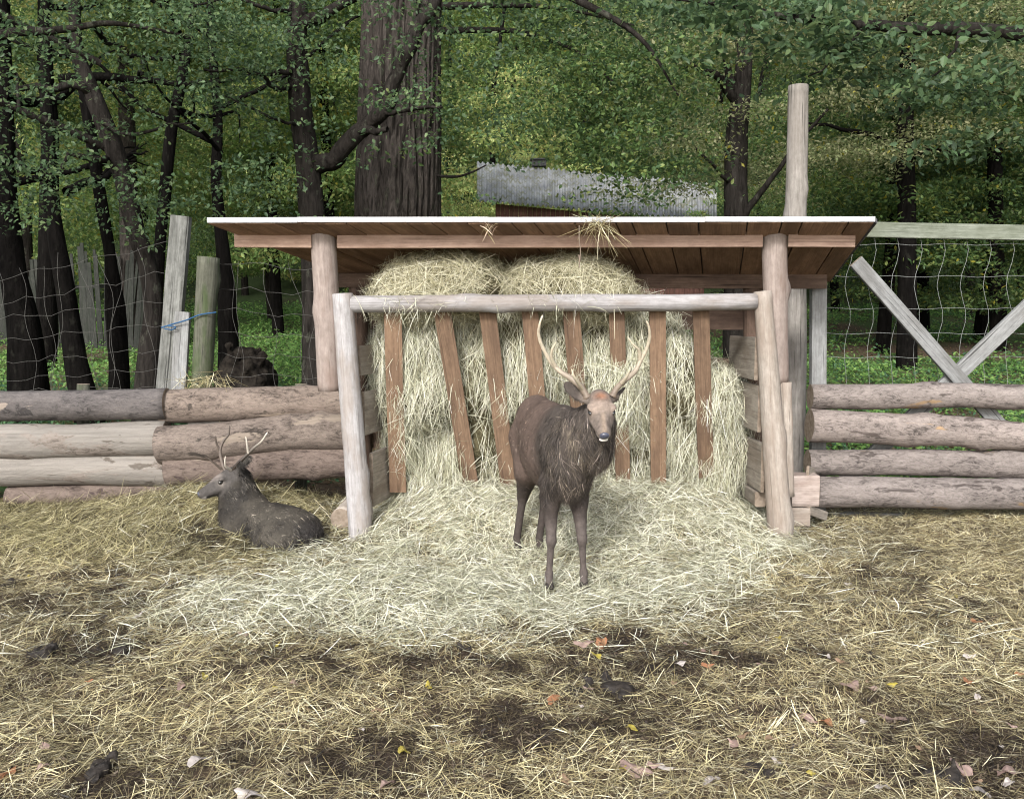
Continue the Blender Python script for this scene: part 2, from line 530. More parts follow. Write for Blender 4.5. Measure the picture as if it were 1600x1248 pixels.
M_rearb = wood_mat('red_brown_beam', (0.085, 0.052, 0.038), (0.16, 0.105, 0.078), (0.05, 0.03, 0.022), 22, 0.5)
M_slat = wood_mat('brown_slat', (0.135, 0.082, 0.052), (0.225, 0.142, 0.090), (0.08, 0.048, 0.032), 22, 0.5, streak=0.5)
M_board = wood_mat('grey_tan_board', (0.22, 0.185, 0.15), (0.36, 0.31, 0.26), (0.16, 0.12, 0.09), 24, 0.5, streak=0.5)
M_grey = wood_mat('grey_fence_wood', (0.085, 0.082, 0.073), (0.20, 0.195, 0.18), (0.045, 0.045, 0.038), 26, 0.5)
M_pole = wood_mat('grey_brown_pole', (0.17, 0.15, 0.13), (0.28, 0.25, 0.225), (0.11, 0.09, 0.075), 18, 0.4)
M_mossy = wood_mat('mossy_post', (0.045, 0.045, 0.030), (0.115, 0.112, 0.085), (0.04, 0.06, 0.018), 16, 0.7)
M_gate = wood_mat('silver_gate_wood', (0.155, 0.15, 0.145), (0.275, 0.27, 0.265), (0.10, 0.09, 0.08), 24, 0.4)
M_gate2 = wood_mat('green_grey_rail', (0.14, 0.15, 0.11), (0.25, 0.26, 0.21), (0.09, 0.10, 0.06), 24, 0.4)
M_picket = wood_mat('old_picket', (0.016, 0.017, 0.014), (0.045, 0.045, 0.038), (0.01, 0.015, 0.008), 20, 0.5)
M_end = flat_mat('cut_end', (0.15, 0.118, 0.09), 0.9, 0.15, 25, (0.27, 0.22, 0.175))
M_logbark = log_mat('barked_log', (0.090, 0.066, 0.054), (0.26, 0.20, 0.168), (0.31, 0.24, 0.19), -0.04)
M_logr = log_mat('rough_grey_pink_log', (0.12, 0.095, 0.086), (0.33, 0.27, 0.245), (0.38, 0.25, 0.15), -0.09, (0.06, 0.045, 0.04))
M_loggrey = log_mat('bare_grey_log', (0.15, 0.115, 0.095), (0.29, 0.24, 0.21), (0.30, 0.26, 0.23), 0.14, (0.09, 0.07, 0.055), 0.5)
M_logburnt = log_mat('blackened_log', (0.05, 0.043, 0.043), (0.15, 0.128, 0.122), (0.30, 0.24, 0.20), -0.05, (0.04, 0.035, 0.035))
M_logred = log_mat('red_barked_log', (0.080, 0.056, 0.046), (0.19, 0.142, 0.120), (0.33, 0.27, 0.21), -0.08, (0.04, 0.025, 0.025))
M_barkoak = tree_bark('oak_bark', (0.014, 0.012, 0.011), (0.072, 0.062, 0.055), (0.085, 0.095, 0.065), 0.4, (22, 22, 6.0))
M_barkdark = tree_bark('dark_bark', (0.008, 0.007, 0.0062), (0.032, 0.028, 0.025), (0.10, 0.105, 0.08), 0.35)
M_barkblack = tree_bark('black_bark', (0.0025, 0.0022, 0.002), (0.009, 0.008, 0.0074), (0.035, 0.035, 0.028), 0.25)  # very dark bark tone with sparse paler lichen
M_white = flat_mat('white_metal_edge', (0.33, 0.33, 0.34), 0.45, 0.4, 14, (0.50, 0.50, 0.515))
M_felt = flat_mat('roofing_felt', (0.05, 0.05, 0.055), 0.85, 0.2, 12, (0.09, 0.09, 0.085))
M_wire = flat_mat('galvanised_wire', (0.25, 0.26, 0.25), 0.5, 0.4, metal=0.2)
M_wired = flat_mat('dull_old_wire', (0.075, 0.072, 0.066), 0.6, 0.3)
M_twine = flat_mat('blue_twine', (0.015, 0.065, 0.15), 0.7)
M_stump = flat_mat('rotten_stump', (0.006, 0.005, 0.0045), 0.95, 0.05, 12, (0.026, 0.022, 0.018))
M_eye = flat_mat('eye', (0.006, 0.005, 0.004), 0.12, 0.6, coat=0.5)
M_nose = flat_mat('wet_nose', (0.035, 0.038, 0.055), 0.3, 0.6, 60, (0.06, 0.065, 0.10), coat=0.4)
M_hoof = flat_mat('hoof', (0.03, 0.025, 0.022), 0.6)
M_white_fur = flat_mat('white_chin', (0.75, 0.72, 0.68), 0.8)
M_mud = flat_mat('mud_clod', (0.010, 0.008, 0.007), 0.7, 0.3, 30, (0.030, 0.024, 0.020))
M_redwall = wood_mat('red_brown_wall_board', (0.10, 0.045, 0.035), (0.19, 0.09, 0.07), (0.05, 0.03, 0.025), 16, 0.4)

def corr_mat():
    m, N, Lk, bs = mat_new('corrugated_sheet')
    v = mapped(N, Lk, (1, 1, 1), perobj=False)
    a = noise_n(N, Lk, v, 1.4, 6, 0.65)
    c = ramp(N, Lk, a, [(0.36, (0.24, 0.245, 0.25)), (0.52, (0.38, 0.385, 0.39)), (0.64, (0.52, 0.525, 0.53))])
    b = noise_n(N, Lk, v, 4.5, 6, 0.7)
    c = mixc(N, Lk, ramp(N, Lk, b, [(0.48, 0.0), (0.60, 0.75)]), c, (0.17, 0.17, 0.05))
    Lk.new(c, bs.inputs['Base Color']); bs.inputs['Roughness'].default_value = 0.6
    return m
M_corr = corr_mat()

# ------------------------------------------------------------------ the ground: one sheet to the wooded hill
def H(x, y):
    x = np.asarray(x, float); y = np.asarray(y, float)
    z = 0.085 * np.maximum(y - 8.0, 0) * sstep(7.6, 10, y)
    z = z - 0.085 * np.maximum(y - 30, 0) * 0.0 + 0.42 * np.maximum(y - 33, 0) * sstep(33, 50, y)
    z = z + 0.36 * np.exp(-np.abs((x - 0.42) / 1.36) ** 6) * sstep(5.45, 6.75, y) * (1 - sstep(7.2, 7.9, y))
    wall = (1 - sstep(7.15, 7.5, y))
    z = z + 0.07 * sstep(5.7, 7.0, y) * (1 - sstep(-1.5, -1.0, x)) * wall
    z = z + 0.20 * np.exp(-((x + 2.25) / 0.85) ** 2 - ((y - 6.75) / 0.55) ** 2) * wall
    z = z - 0.085 * np.exp(-((x - .30) / .34) ** 2 - ((y - 5.15) / .32) ** 2) - 0.085 * np.exp(-((x - .11) / .28) ** 2 - ((y - 5.83) / .26) ** 2)
    z = z + 0.07 * np.exp(-((x + 3.6) / 0.8) ** 2 - ((y - 6.0) / 0.5) ** 2)
    z = z + 0.05 * np.exp(-((x + 0.9) / 0.9) ** 2 - ((y - 5.1) / 0.5) ** 2)
    near = (1 - sstep(8, 12, y))
    z = z + near * (0.035 * fbm(x * 1.1, y * 1.3, 0.3, 2, 3) + 0.034 * fbm(x * 4.3, y * 5.0, 1.3, 2, 5) + 0.020 * fbm(x * 13, y * 14, 2.3, 2, 8))
    z = z + (1 - near) * (0.12 * fbm(x * .35, y * .35, 4.0, 2, 12) + 0.04 * fbm(x * 1.8, y * 1.8, 5.0, 2, 15))
    return z

def fresh(x, y):
    """how much pale new hay lies at x,y"""
    a = np.exp(-(np.abs((x - 0.38) / 1.75) ** 4 + np.abs((y - 6.35) / 1.0) ** 4))
    b = np.exp(-(((x + 0.45) / 1.45) ** 2 + ((y - 4.95) / 0.66) ** 2) ** 1.3)
    c = np.exp(-(((x - 0.3) / 1.3) ** 2 + ((y - 5.2) / 0.6) ** 2) ** 2)
    f = np.maximum(np.maximum(a, b), c * 0.9) + 0.40 * fbm(x * 2.2, y * 2.9, 7.7, 4, 21)
    return sstep(0.12, 1.0, f)

def mud(x, y):
    """how bare and dark the trampled soil is at x,y"""
    m = 0.70 * np.exp(-((x - 0.45) / 1.35) ** 2 - ((y - 3.95) / 0.40) ** 2)
    m = m + 0.32 * np.exp(-((x + 0.95) / 0.75) ** 2 - ((y - 2.98) / 0.25) ** 2)
    m = m + 0.35 * np.exp(-((x - 0.15) / 0.6) ** 2 - ((y - 3.35) / 0.25) ** 2)
    m = m + 0.35 * np.exp(-((x - 1.3) / 0.6) ** 2 - ((y - 4.9) / 0.35) ** 2)
    m = m + 0.35 * np.exp(-((x + 2.6) / 0.5) ** 2 - ((y - 4.9) / 0.4) ** 2)
    m = m + 0.30 * np.exp(-((x - 1.9) / 0.5) ** 2 - ((y - 3.05) / 0.25) ** 2)
    m = m + 0.80 * fbm(x * 2.1, y * 3.2, 3.3, 4, 31) + 0.75 * fbm(x * 9, y * 12, 4.3, 4, 33) + 0.18
    return sstep(0.15, 0.95, m) * (1 - 0.85 * fresh(x, y))

def axis(lo, dlo, dhi, hi, step, grow=1.12):
    a = list(np.arange(dlo, dhi, step)); s = step; p = a[-1]
    while p < hi: s *= grow; p += s; a.append(p)
    s = step; p = a[0]; b = []
    while p > lo: s *= grow; p -= s; b.append(p)
    return np.array(b[::-1] + a)
gx = axis(-140, -4.6, 4.8, 140, 0.028); gy = axis(-60, 2.5, 7.6, 150, 0.028, 1.05)
GX, GY = np.meshgrid(gx, gy, indexing='ij')
GZ = H(GX, GY)
nx, ny = GX.shape
i, j = np.meshgrid(np.arange(nx - 1), np.arange(ny - 1), indexing='ij')
Qg = np.stack([i * ny + j, (i + 1) * ny + j, (i + 1) * ny + j + 1, i * ny + j + 1], -1).reshape(-1, 4)
fr, mu = fresh(GX, GY), mud(GX, GY)
def lerp(a, b, t): return a * (1 - t[..., None]) + b * t[..., None]
cg = lerp(np.array([0.065, 0.047, 0.030]), np.array([0.11, 0.098, 0.062]), fr)
cg = lerp(cg, np.array([0.032, 0.023, 0.017]), mu)
outside = np.maximum(sstep(.5, 1.3, np.abs(GX) - np.abs(GY) * .6), 1 - sstep(2.4, 2.8, GY)) * (1 - .35 * (fbm(GX * 3, GY * 4, 2.2, 3, 97) > .1))
cg = lerp(cg, np.array([0.26, 0.22, 0.125]), outside * .8)
far = sstep(7.3, 8.2, GY)
litter = sstep(-0.1, 0.35, fbm(GX * .5, GY * .5, 2.0, 3, 41) + 0.25 * (GX > 2))
cf = lerp(np.array([0.05, 0.09, 0.025]), np.array([0.085, 0.06, 0.04]), litter)
cf = lerp(cf, np.array([0.022, 0.035, 0.012]), sstep(28, 36, GY))
cg = lerp(cg, cf, far)
me = quad_mesh('ground', np.stack([GX, GY, GZ], -1).reshape(-1, 3), Qg, cg.reshape(-1, 3), True)
tag(link('ground', me, M_ground), kind='structure')

# ------------------------------------------------------------------ straw and hay on the ground
def view_points(n, y0, y1, margin=0.85, pw=0.0):
    """random points of the yard floor, even per square metre"""
    out = []
    y = rng.uniform(y0, y1, n * 3)
    half = y * 0.60 + margin
    keep = rng.random(len(y)) < half / (y1 * 0.60 + margin)
    y = y[keep][:n]; half = half[keep][:n]
    x = rng.uniform(-1, 1, len(y)) * half * np.where(rng.random(len(y)) < .12, rng.uniform(1, 1.5, len(y)), 1)
    return x, y

STRAW_C = np.array([(0.62, 0.56, 0.34), (0.48, 0.425, 0.235), (0.35, 0.295, 0.155), (0.25, 0.20, 0.11), (0.76, 0.71, 0.50), (0.145, 0.11, 0.07), (0.07, 0.053, 0.038)])
FRESH_C = np.array([(0.68, 0.68, 0.54), (0.57, 0.575, 0.43), (0.80, 0.79, 0.68), (0.38, 0.385, 0.26), (0.63, 0.61, 0.46), (0.18, 0.178, 0.115), (0.77, 0.75, 0.61), (0.28, 0.26, 0.17)])
OLD_SHADED_C = np.array([(0.44, 0.40, 0.21), (0.32, 0.285, 0.145), (0.20, 0.175, 0.085), (0.58, 0.53, 0.33), (0.12, 0.10, 0.05), (0.055, 0.045, 0.026)])  # brown-green left pile hay, its shade put into darker tones

def lay_straw(name, x, y, fresh_layer):
    f, m = fresh(x, y), mud(x, y)
    leftpile = (1 - sstep(-1.5, -1.1, x)) * sstep(5.3, 5.9, y)
    n = len(x)
    if fresh_layer:
        keep = rng.random(n) < (f * 0.97 + 0.03) * (.35 + .65 * sstep(-.35, .15, fbm(x * 7, y * 9, 5.5, 3, 71)))
    else:
        keep = rng.random(n) < (1 - f * .7) * (1 - 0.30 * m) + 0.02
    x, y, f, m, leftpile = (a[keep] for a in (x, y, f, m, leftpile)); n = len(x)
    if fresh_layer:
        C = FRESH_C[rng.integers(0, len(FRESH_C), n)]
        L = rng.uniform(0.05, 0.19, n); W = rng.uniform(0.0016, 0.0040, n) * (1 + .7 * (rng.random(n) < .18))
    else:
        C = STRAW_C[rng.choice(len(STRAW_C), n, p=[.16, .16, .15, .15, .11, .15, .12])]
        Co = OLD_SHADED_C[rng.integers(0, len(OLD_SHADED_C), n)]
        C = np.where((rng.random(n) < leftpile * .9)[:, None], Co, C)
        C = lerp(C, C * np.array([.17, .15, .15]), m * (rng.random(n) < .35 + .6 * m))
        patch = fbm(x * 1.9, y * 2.3, 9.1, 3, 77)
        C = C * (1 + 0.45 * patch)[:, None]
        L = rng.uniform(0.02, 0.115, n) * (1 + 0.8 * leftpile) * rng.choice([1, 1, 1, 1.5], n) * (1 - .35 * m); W = rng.uniform(0.0012, 0.0032, n) * (1 + .5 * (rng.random(n) < .12))
    C = np.clip(C * rng.uniform(0.65, 1.2, (n, 1)), 0.01, 0.85)
    # local combing of the straw: neighbours lie roughly the same way
    th = 3.2 * fbm(x * 2.5, y * 2.5, 0.7, 2, 51) + rng.normal(0, 1.5, n)
    el = rng.normal(0.06, 0.24, n) + 0.45 * (rng.random(n) < 0.07)
    e = 0.05
    gxn, gyn = (H(x + e, y) - H(x - e, y)) / (2 * e), (H(x, y + e) - H(x, y - e)) / (2 * e)
    N = norm(np.stack([-gxn, -gyn, np.ones(n)], 1))
    D = np.stack([np.cos(th), np.sin(th), gxn * np.cos(th) + gyn * np.sin(th) + np.tan(np.clip(el, -1, 1))], 1); D = norm(D)
    z = H(x, y) + np.abs(rng.normal(0, 0.014 + 0.016 * fresh_layer, n)) + 0.003 - np.minimum(D[:, 2], 0) * L * .4
    P = np.stack([x, y, z], 1) - D * (L * 0.5)[:, None] * np.array([1, 1, 0.2])
    bend = norm(rng.normal(0, 1, (n, 3))) * (rng.uniform(0.0, 0.28, n) + .22 * fresh_layer * rng.random(n))[:, None]; bend[:, 2] = -np.abs(bend[:, 2]) * 0.6
    return strands(name, P, D, L, W, C, N, bend, 2, 0.4)

x1, y1 = view_points(345000, 2.55, 7.3)
me = lay_straw('trampled_straw', x1, y1, False)
tag(link('trampled_straw', me, M_straw), 'loose yellow and brown straw trampled over the muddy yard', 'straw', kind='stuff')
n = 60000
xb, yb = view_points(n, 2.55, 6.2); n = len(xb)
keep = rng.random(n) < .15 + .85 * mud(xb, yb); xb, yb = xb[keep], yb[keep]; n = len(xb)
Db = norm(rng.normal(0, 1, (n, 3)) * np.array([1, 1, .5]))
Pb = np.stack([xb, yb, H(xb, yb) + np.abs(rng.normal(.004, .012, n))], 1)
Cb = np.array([(0.030, 0.022, 0.017), (0.05, 0.037, 0.028), (0.018, 0.014, 0.011), (0.085, 0.062, 0.042), (0.13, 0.10, 0.07)])[rng.integers(0, 5, n)]
me = strands('soil_crumbs', Pb, Db, rng.uniform(.006, .028, n), rng.uniform(.004, .012, n), Cb, norm(rng.normal(0, .5, (n, 3)) + np.array([0, 0, 1])), rng.normal(0, .2, (n, 3)), 1, .6)
tag(link('soil_crumbs', me, M_straw), 'dark crumbs of soil and dung trodden into the yard', 'soil', kind='stuff')
x2, y2 = rng.uniform(-2.7, 2.7, 190000), rng.uniform(4.0, 7.0, 190000)
me = lay_straw('fresh_hay', x2, y2, True)
tag(link('fresh_hay', me, M_straw), 'pale greenish fresh hay spread in front of the rack', 'hay', kind='stuff')

# ------------------------------------------------------------------ the hay feeder
Pm = profile_round(16)
FY = 6.3                                                   # distance of the front posts
feeder = empty('hay_feeder', (0.42, 6.6, 0.0))
tag(feeder, 'roofed wooden hay feeder with brown slats and pale posts', 'feeder')
def px_bar(name, a, b, Ya, Yb, wpx, mat, depth=None, **k):
    """bar between two photo points at given distances; wpx is its width in photo pixels"""
    p0, p1 = at(a[0], a[1], Ya), at(b[0], b[1], Yb)
    w = wpx * Ya / FPX
    return bar(name, p0, p1, k.pop('d', w) if depth is None else depth, w, mat, feeder, **k)
def post(name, a, b, Ya, Yb, w0, w1, mat, seed, rough=.05, flat=False, parent=feeder, wob=.008, rings=26, prof=None):
    p0, p1 = at(a[0], a[1], Ya), at(b[0], b[1], Yb)
    return bar(name, p0, p1, w0 * Ya / FPX, w0 * Ya / FPX, [mat, M_end], parent, prof=Pm if prof is None else prof, rings=rings, wob=wob, rough=rough,
               w1=w1 * Yb / FPX, h1=w1 * Yb / FPX, up=(0, 1, 0), seed=seed, smooth=True, knots=3)
# lower posts standing in the hay, upper posts lapped onto them
o = post('front_post', (535, 459), (565, 862), 6.27, 6.22, 32, 39, M_pale, 3); o['label'] = 'pale grey left front post, leaning'
o = post('front_post', (1192, 455), (1221, 864), 6.27, 6.22, 28, 40, M_pale2, 4); o['label'] = 'pale peeled right front post with a split'
o = post('upper_post', (505, 362), (518, 609), 6.30, 6.38, 39, 41, M_pink, 5); o['label'] = 'pinkish upper left post carrying the roof'
o = post('upper_post', (1210, 364), (1214, 596), 6.30, 6.40, 38, 36, M_pink, 6); o['label'] = 'upper right post with knots carrying the roof'
o = post('post_splice', (1226, 597), (1229, 775), 6.36, 6.33, 22, 24, M_pale2, 9, rings=14)
for px, px2, s in ((560, 566, 7), (1176, 1180, 8)):
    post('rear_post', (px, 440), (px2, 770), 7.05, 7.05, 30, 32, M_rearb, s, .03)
# header rail: half-round log between the posts
o = bar('header_rail', at(549, 475, 6.27), at(1181, 472, 6.27), .12, .118, [M_pale, M_end], feeder, prof=Pm, rings=50, wob=.012, rough=.05, seed=12, smooth=True, knots=5)
# slats, slightly leaning, sloping back towards the bottom
slats = [((614, 484), (622, 768), 27), ((691, 484), (737, 770), 26), ((761, 484), (797, 770), 26), ((828, 484), (852, 770), 25),
         ((893, 484), (914, 770), 26), ((963, 484), (974, 762), 24), ((1027, 484), (1029, 764), 25), ((1095, 484), (1103, 745), 25)]
for k, (a, b, w) in enumerate(slats):
    bar('slat', at(a[0], a[1], 6.335), at(b[0], b[1], 6.62), w * 6.4 / FPX, .03, M_slat, feeder, prof=profile_rect(.06), rings=8, wob=.006, rough=.03, seed=20 + k, up=(0, 1, 0))
# boards on both sides of the rack
def side_board(xa, ya, yb, Y0, Y1, outx, mat=M_board, th=.028):
    p0 = at(xa, (ya + yb) / 2, Y0); hgt = (yb - ya) * Y0 / FPX
    p1 = Vector((p0.x + outx, Y1, p0.z))
    return bar('side_board', p0, p1, th, hgt, [mat, M_end], feeder, rings=4, rough=.03, wob=.004, seed=int(xa))
for (xa, ya, yb) in ((560, 540, 587), (567, 612, 680), (580, 706, 792)):
    side_board(xa, ya, yb, 6.34, 7.02, .16)
for (xa, ya, yb) in ((1182, 527, 594), (1187, 602, 676), (1192, 692, 770)):
    side_board(xa, ya, yb, 6.36, 7.02, -.02)
for (ya, yb) in ((485, 515), (560, 600), (650, 700)):
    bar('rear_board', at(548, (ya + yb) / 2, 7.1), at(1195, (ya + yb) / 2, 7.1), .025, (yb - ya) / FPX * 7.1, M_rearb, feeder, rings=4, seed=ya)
bar('cross_beam', at(532, 810, 6.34), at(532, 810, 6.34) + Vector((0.02, .72, 0)), .15, .15, [M_pale2, M_end], feeder, prof=Pm, rings=6, rough=.06, seed=31, smooth=True)
bar('bottom_beam', at(1188, 780, 6.44), at(1188, 780, 6.44) + Vector((0.0, .62, 0)), .08, .11, [M_board, M_end], feeder, rings=3, seed=33)
# roof: boards fanned from front edge to back beam, fascia beams, white edge strip, felt
A, B = at(325, 350, 6.05), at(1366, 349, 6.05)
Cc, Dd = at(540, 430, 7.05), at(1297, 440, 7.12)
nb = 20
cuts = np.concatenate([[0], np.sort(np.clip((np.arange(1, nb) + rng.uniform(-.28, .28, nb - 1)) / nb, 0, 1)), [1]])
for k in range(nb):
    ta, tb = cuts[k] + .0012, cuts[k + 1] - .0012
    q = [A.lerp(B, ta), A.lerp(B, tb), Cc.lerp(Dd, tb), Cc.lerp(Dd, ta)]
    dz = random.uniform(-.003, .003)
    V = [v + Vector((0, 0, dz)) for v in q] + [v + Vector((0, 0, .022 + dz)) for v in q]
    ctr = sum((Vector(v) for v in V), Vector()) / 8
    # local frame with the grain (X) running front to back
    X = ((q[2] + q[3]) / 2 - (q[0] + q[1]) / 2).normalized(); Z = Vector((0, 0, 1)); Yv = Z.cross(X).normalized(); Z = X.cross(Yv)
    Mx = Matrix((X, Yv, Z)).transposed()
    me = bpy.data.meshes.new('roof_board')
    me.from_pydata([Mx.transposed() @ (v - ctr) for v in V], [], [(3, 2, 1, 0), (4, 5, 6, 7), (0, 1, 5, 4), (1, 2, 6, 5), (2, 3, 7, 6), (3, 0, 4, 7)])
    me.update()
    o = link('roof_board', me, M_roofb, feeder, ctr - rootloc(feeder), Mx.to_euler())
V = [A + Vector((.01, .01, .026)), B + Vector((-.01, .01, .026)), Dd + Vector((-.01, .05, .026)), Cc + Vector((.01, .05, .026))]
V += [v + Vector((0, 0, .012)) for v in V]
me = bpy.data.meshes.new('roof_felt'); me.from_pydata([v for v in V], [], [(3, 2, 1, 0), (4, 5, 6, 7), (0, 1, 5, 4), (1, 2, 6, 5), (2, 3, 7, 6), (3, 0, 4, 7)]); me.update()
world_part('roof_felt', me, M_felt, feeder)
ed = [0, .135, .42, .745, 1]
for k in range(4):
    a, b = A.lerp(B, ed[k]), A.lerp(B, ed[k + 1])
    off = Vector((0, -.012, .024 + .002 * (k % 2)))
    bar('edge_strip', a + off + Vector((.001, 0, 0)), b + off - Vector((.001, 0, 0)), .012, .034, M_white, feeder, rings=6, wob=.002, seed=60 + k)
bar('edge_strip', B + Vector((.012, -.005, .016)), Dd + Vector((.012, .03, .016)), .01, .03, M_felt, feeder, rings=2)
for a, b in (((368, 374), (488, 375)), ((528, 376), (1190, 374)), ((1230, 374), (1334, 374))):
    o = bar('front_beam', at(a[0], a[1], 6.27), at(b[0], b[1], 6.27), .06, .108, [M_beam, M_end], feeder, rings=12, wob=.003, rough=.01, seed=a[0], prof=profile_rect(.04))
bar('front_beam', at(486, 375, 6.345), at(1232, 374, 6.345), .05, .10, M_beam, feeder, rings=2)
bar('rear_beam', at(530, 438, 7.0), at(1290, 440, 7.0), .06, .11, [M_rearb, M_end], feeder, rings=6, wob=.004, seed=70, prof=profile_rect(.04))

# ------------------------------------------------------------------ hay in the rack
def hay_mass(name, label, parts, dens, hang, seed, cols=FRESH_C, h=.03, Lr=(.10, .34), noise=.05, dark=0.8):
    lo = np.min([np.array(c) - np.array(r) for c, r in parts], 0) - .15
    hi = np.max([np.array(c) + np.array(r) for c, r in parts], 0) + .15
    s = SDF(lo, hi, h)
    for c, r in parts:
        s.ell(c, r, k=.12, noise=noise, nf=5, seed=seed)
    V, Q = s.mesh()
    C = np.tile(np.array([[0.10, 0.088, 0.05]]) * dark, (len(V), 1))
    root = empty(name, Vector(((lo[0] + hi[0]) / 2, (lo[1] + hi[1]) / 2, lo[2] + .15)))
    tag(root, label, 'hay')
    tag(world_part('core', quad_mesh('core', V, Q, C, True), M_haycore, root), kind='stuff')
    P, N, _ = sample_mesh(V, Q, dens)
    keep = N[:, 1] < .35
    P, N = P[keep], N[keep]; n = len(P)
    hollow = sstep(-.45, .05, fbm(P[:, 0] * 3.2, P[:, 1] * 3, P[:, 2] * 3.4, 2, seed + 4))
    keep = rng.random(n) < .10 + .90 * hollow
    P, N = P[keep], N[keep]; n = len(P)
    T = rng.normal(0, 1, (n, 3)); T[:, 2] -= hang * (1 - np.abs(N[:, 2])) * 3.0
    T = norm(T - N * (T * N).sum(1, keepdims=True) * 0.85)
    L = rng.uniform(*Lr, n); W = rng.uniform(.0015, .0038, n)
    P = P + N * np.abs(rng.normal(.012, .022, n))[:, None] - T * (L * .5)[:, None]
    C = cols[rng.integers(0, len(cols), n)] * rng.uniform(.75, 1.12, (n, 1))
    C = C * (1 + .22 * fbm(P[:, 0] * 4, P[:, 1] * 4, P[:, 2] * 4, 2, seed + 8))[:, None]
    bend = norm(rng.normal(0, 1, (n, 3))) * rng.uniform(.05, .35, (n, 1)); bend[:, 2] -= .12
    me = strands('loose_strands', P, T, L, W, np.clip(C, .02, .8), N, bend, 3, .4)
    tag(world_part('loose_strands', me, M_straw, root), kind='stuff')
    return root

rack_parts = []
for k in range(15):
    x = -.80 + k * .166
    rack_parts.append(((x + random.uniform(-.04, .04), 6.93 + random.uniform(-.06, .05), .50 + random.uniform(-.05, .05)), (.24, .24, .42)))
    if x > 1.05:
        rack_parts.append(((x, 6.88, .92), (.22, .24, .30)))
    else:
        rack_parts.append(((x + random.uniform(-.04, .04), 6.78 + random.uniform(-.07, .04), 1.22 + random.uniform(-.05, .05)), (.23, .24, .45)))
        rack_parts.append(((x, 6.9, 1.0), (.22, .15, .5)))
for k in range(24):
    zb = random.uniform(.55, 1.42)
    rack_parts.append(((random.uniform(-.85, 1.6), 6.42 + (1.6 - zb) * .22 + .13, zb), (random.uniform(.07, .12), .12, random.uniform(.08, .16))))
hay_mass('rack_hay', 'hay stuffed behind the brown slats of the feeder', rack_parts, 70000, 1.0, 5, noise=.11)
TOP_C = np.array([(0.56, 0.53, 0.37), (0.45, 0.42, 0.27), (0.66, 0.63, 0.47), (0.32, 0.30, 0.18), (0.20, 0.18, 0.10), (0.72, 0.69, 0.54)])
pa, pb = at(695, 448, 6.62), at(880, 450, 6.62)
hay_mass('hay_bale', 'left rounded heap of hay under the feeder roof', [(pa, (.45, .31, .235)), (pa + Vector((-.25, .02, -.08)), (.26, .25, .15))], 13000, .1, 15, TOP_C, .025, (.10, .32), .03)
hay_mass('hay_bale', 'right rounded heap of hay under the feeder roof', [(pb, (.44, .31, .225)), (pb + Vector((.28, .02, -.08)), (.22, .25, .13))], 12000, .1, 17, TOP_C, .025, (.10, .32), .03)

def tuft(name, label, c, n, spread, Lr, droop, cols=STRAW_C, W0=.0028, flat=.25):
    P = np.array(c) + rng.normal(0, 1, (n, 3)) * np.array(spread)
    D = rng.normal(0, 1, (n, 3)); D[:, 2] *= flat; D = norm(D)
    L = rng.uniform(*Lr, n)
    P = P - D * (L * .5)[:, None]
    C = cols[rng.integers(0, min(5, len(cols)), n)] * rng.uniform(.8, 1.15, (n, 1))
    bend = rng.normal(0, .25, (n, 3)); bend[:, 2] -= np.abs(rng.normal(droop, droop * .5, n))
    me = strands(name, P, D, L, rng.uniform(.6, 1.4, n) * W0, np.clip(C, .02, .8), np.tile([0., 0, 1], (n, 1)), bend, 4, .4)
    return tag(link(name, me, M_straw), label, 'straw')
tuft('straw_tuft', 'straw tuft caught on the white roof edge', at(935, 344, 6.04), 110, (.05, .03, .012), (.08, .30), .45)
tuft('straw_tuft', 'small wisp hanging over the roof edge beside the big trunk', at(762, 352, 6.02), 22, (.018, .01, .012), (.04, .12), .6, np.array([(0.55, 0.40, 0.30), (0.62, 0.50, 0.38), (0.5, 0.42, 0.25)]), .006)
tuft('straw_tuft', 'straw heaped on the top log against the mossy post', at(318, 596, 7.25), 160, (.10, .05, .025), (.10, .30), .2)
tuft('straw_tuft', 'hay draped over the pale header rail under the left heap', at(650, 470, 6.235), 130, (.18, .03, .03), (.08, .28), .5, FRESH_C)
tuft('straw_tuft', 'thin hay strands hanging over the header rail under the right heap', at(885, 466, 6.235), 70, (.24, .03, .025), (.06, .24), .5, FRESH_C)
qb = QB(); cpt = [at(905, 352, 6.03), at(905, 375, 6.03), at(907, 392, 6.04), at(905, 418, 6.04)]
qb.tube(catmull(cpt, 5), .0035, 5); qb.tube([at(904, 398, 6.035), at(906, 404, 6.035), at(905, 412, 6.035)], [.004, .009, .004], 5)
tag(link('baling_twine', qb.mesh('baling_twine'), M_straw if False else M_end), 'pale twine dangling from the roof edge over the hay', 'twine')

# ------------------------------------------------------------------ log barrier, left
def log(parent, a, b, Ya, Yb, w0, w1, mat, seed, squash=.9, label=None, wob=.03, rough=.10):
    p0, p1 = at(a[0], a[1], Ya), at(b[0], b[1], Yb)
    o = bar('log', p0, p1, w0 * Ya / FPX * squash, w0 * Ya / FPX, [mat, M_end], parent, prof=profile_round(20), rings=44, wob=wob, rough=rough,
            w1=w1 * Yb / FPX * squash, h1=w1 * Yb / FPX, seed=seed, smooth=True, knots=5)
    if label: o['label'] = label
    return o
lb = empty('log_barrier', (-2.6, 7.2, 0))
tag(lb, 'left barrier of stacked rough logs behind the resting stag', 'barrier')
log(lb, (-330, 634), (262, 630), 7.10, 7.10, 46, 50, M_logburnt, 41, label='partly blackened top log at the far left')
log(lb, (252, 633), (545, 628), 7.14, 7.05, 54, 48, M_logbark, 42, label='knotty barked top log beside the feeder')
log(lb, (-330, 690), (262, 686), 7.08, 7.10, 52, 56, M_loggrey, 43, label='bare grey second log with a hump')
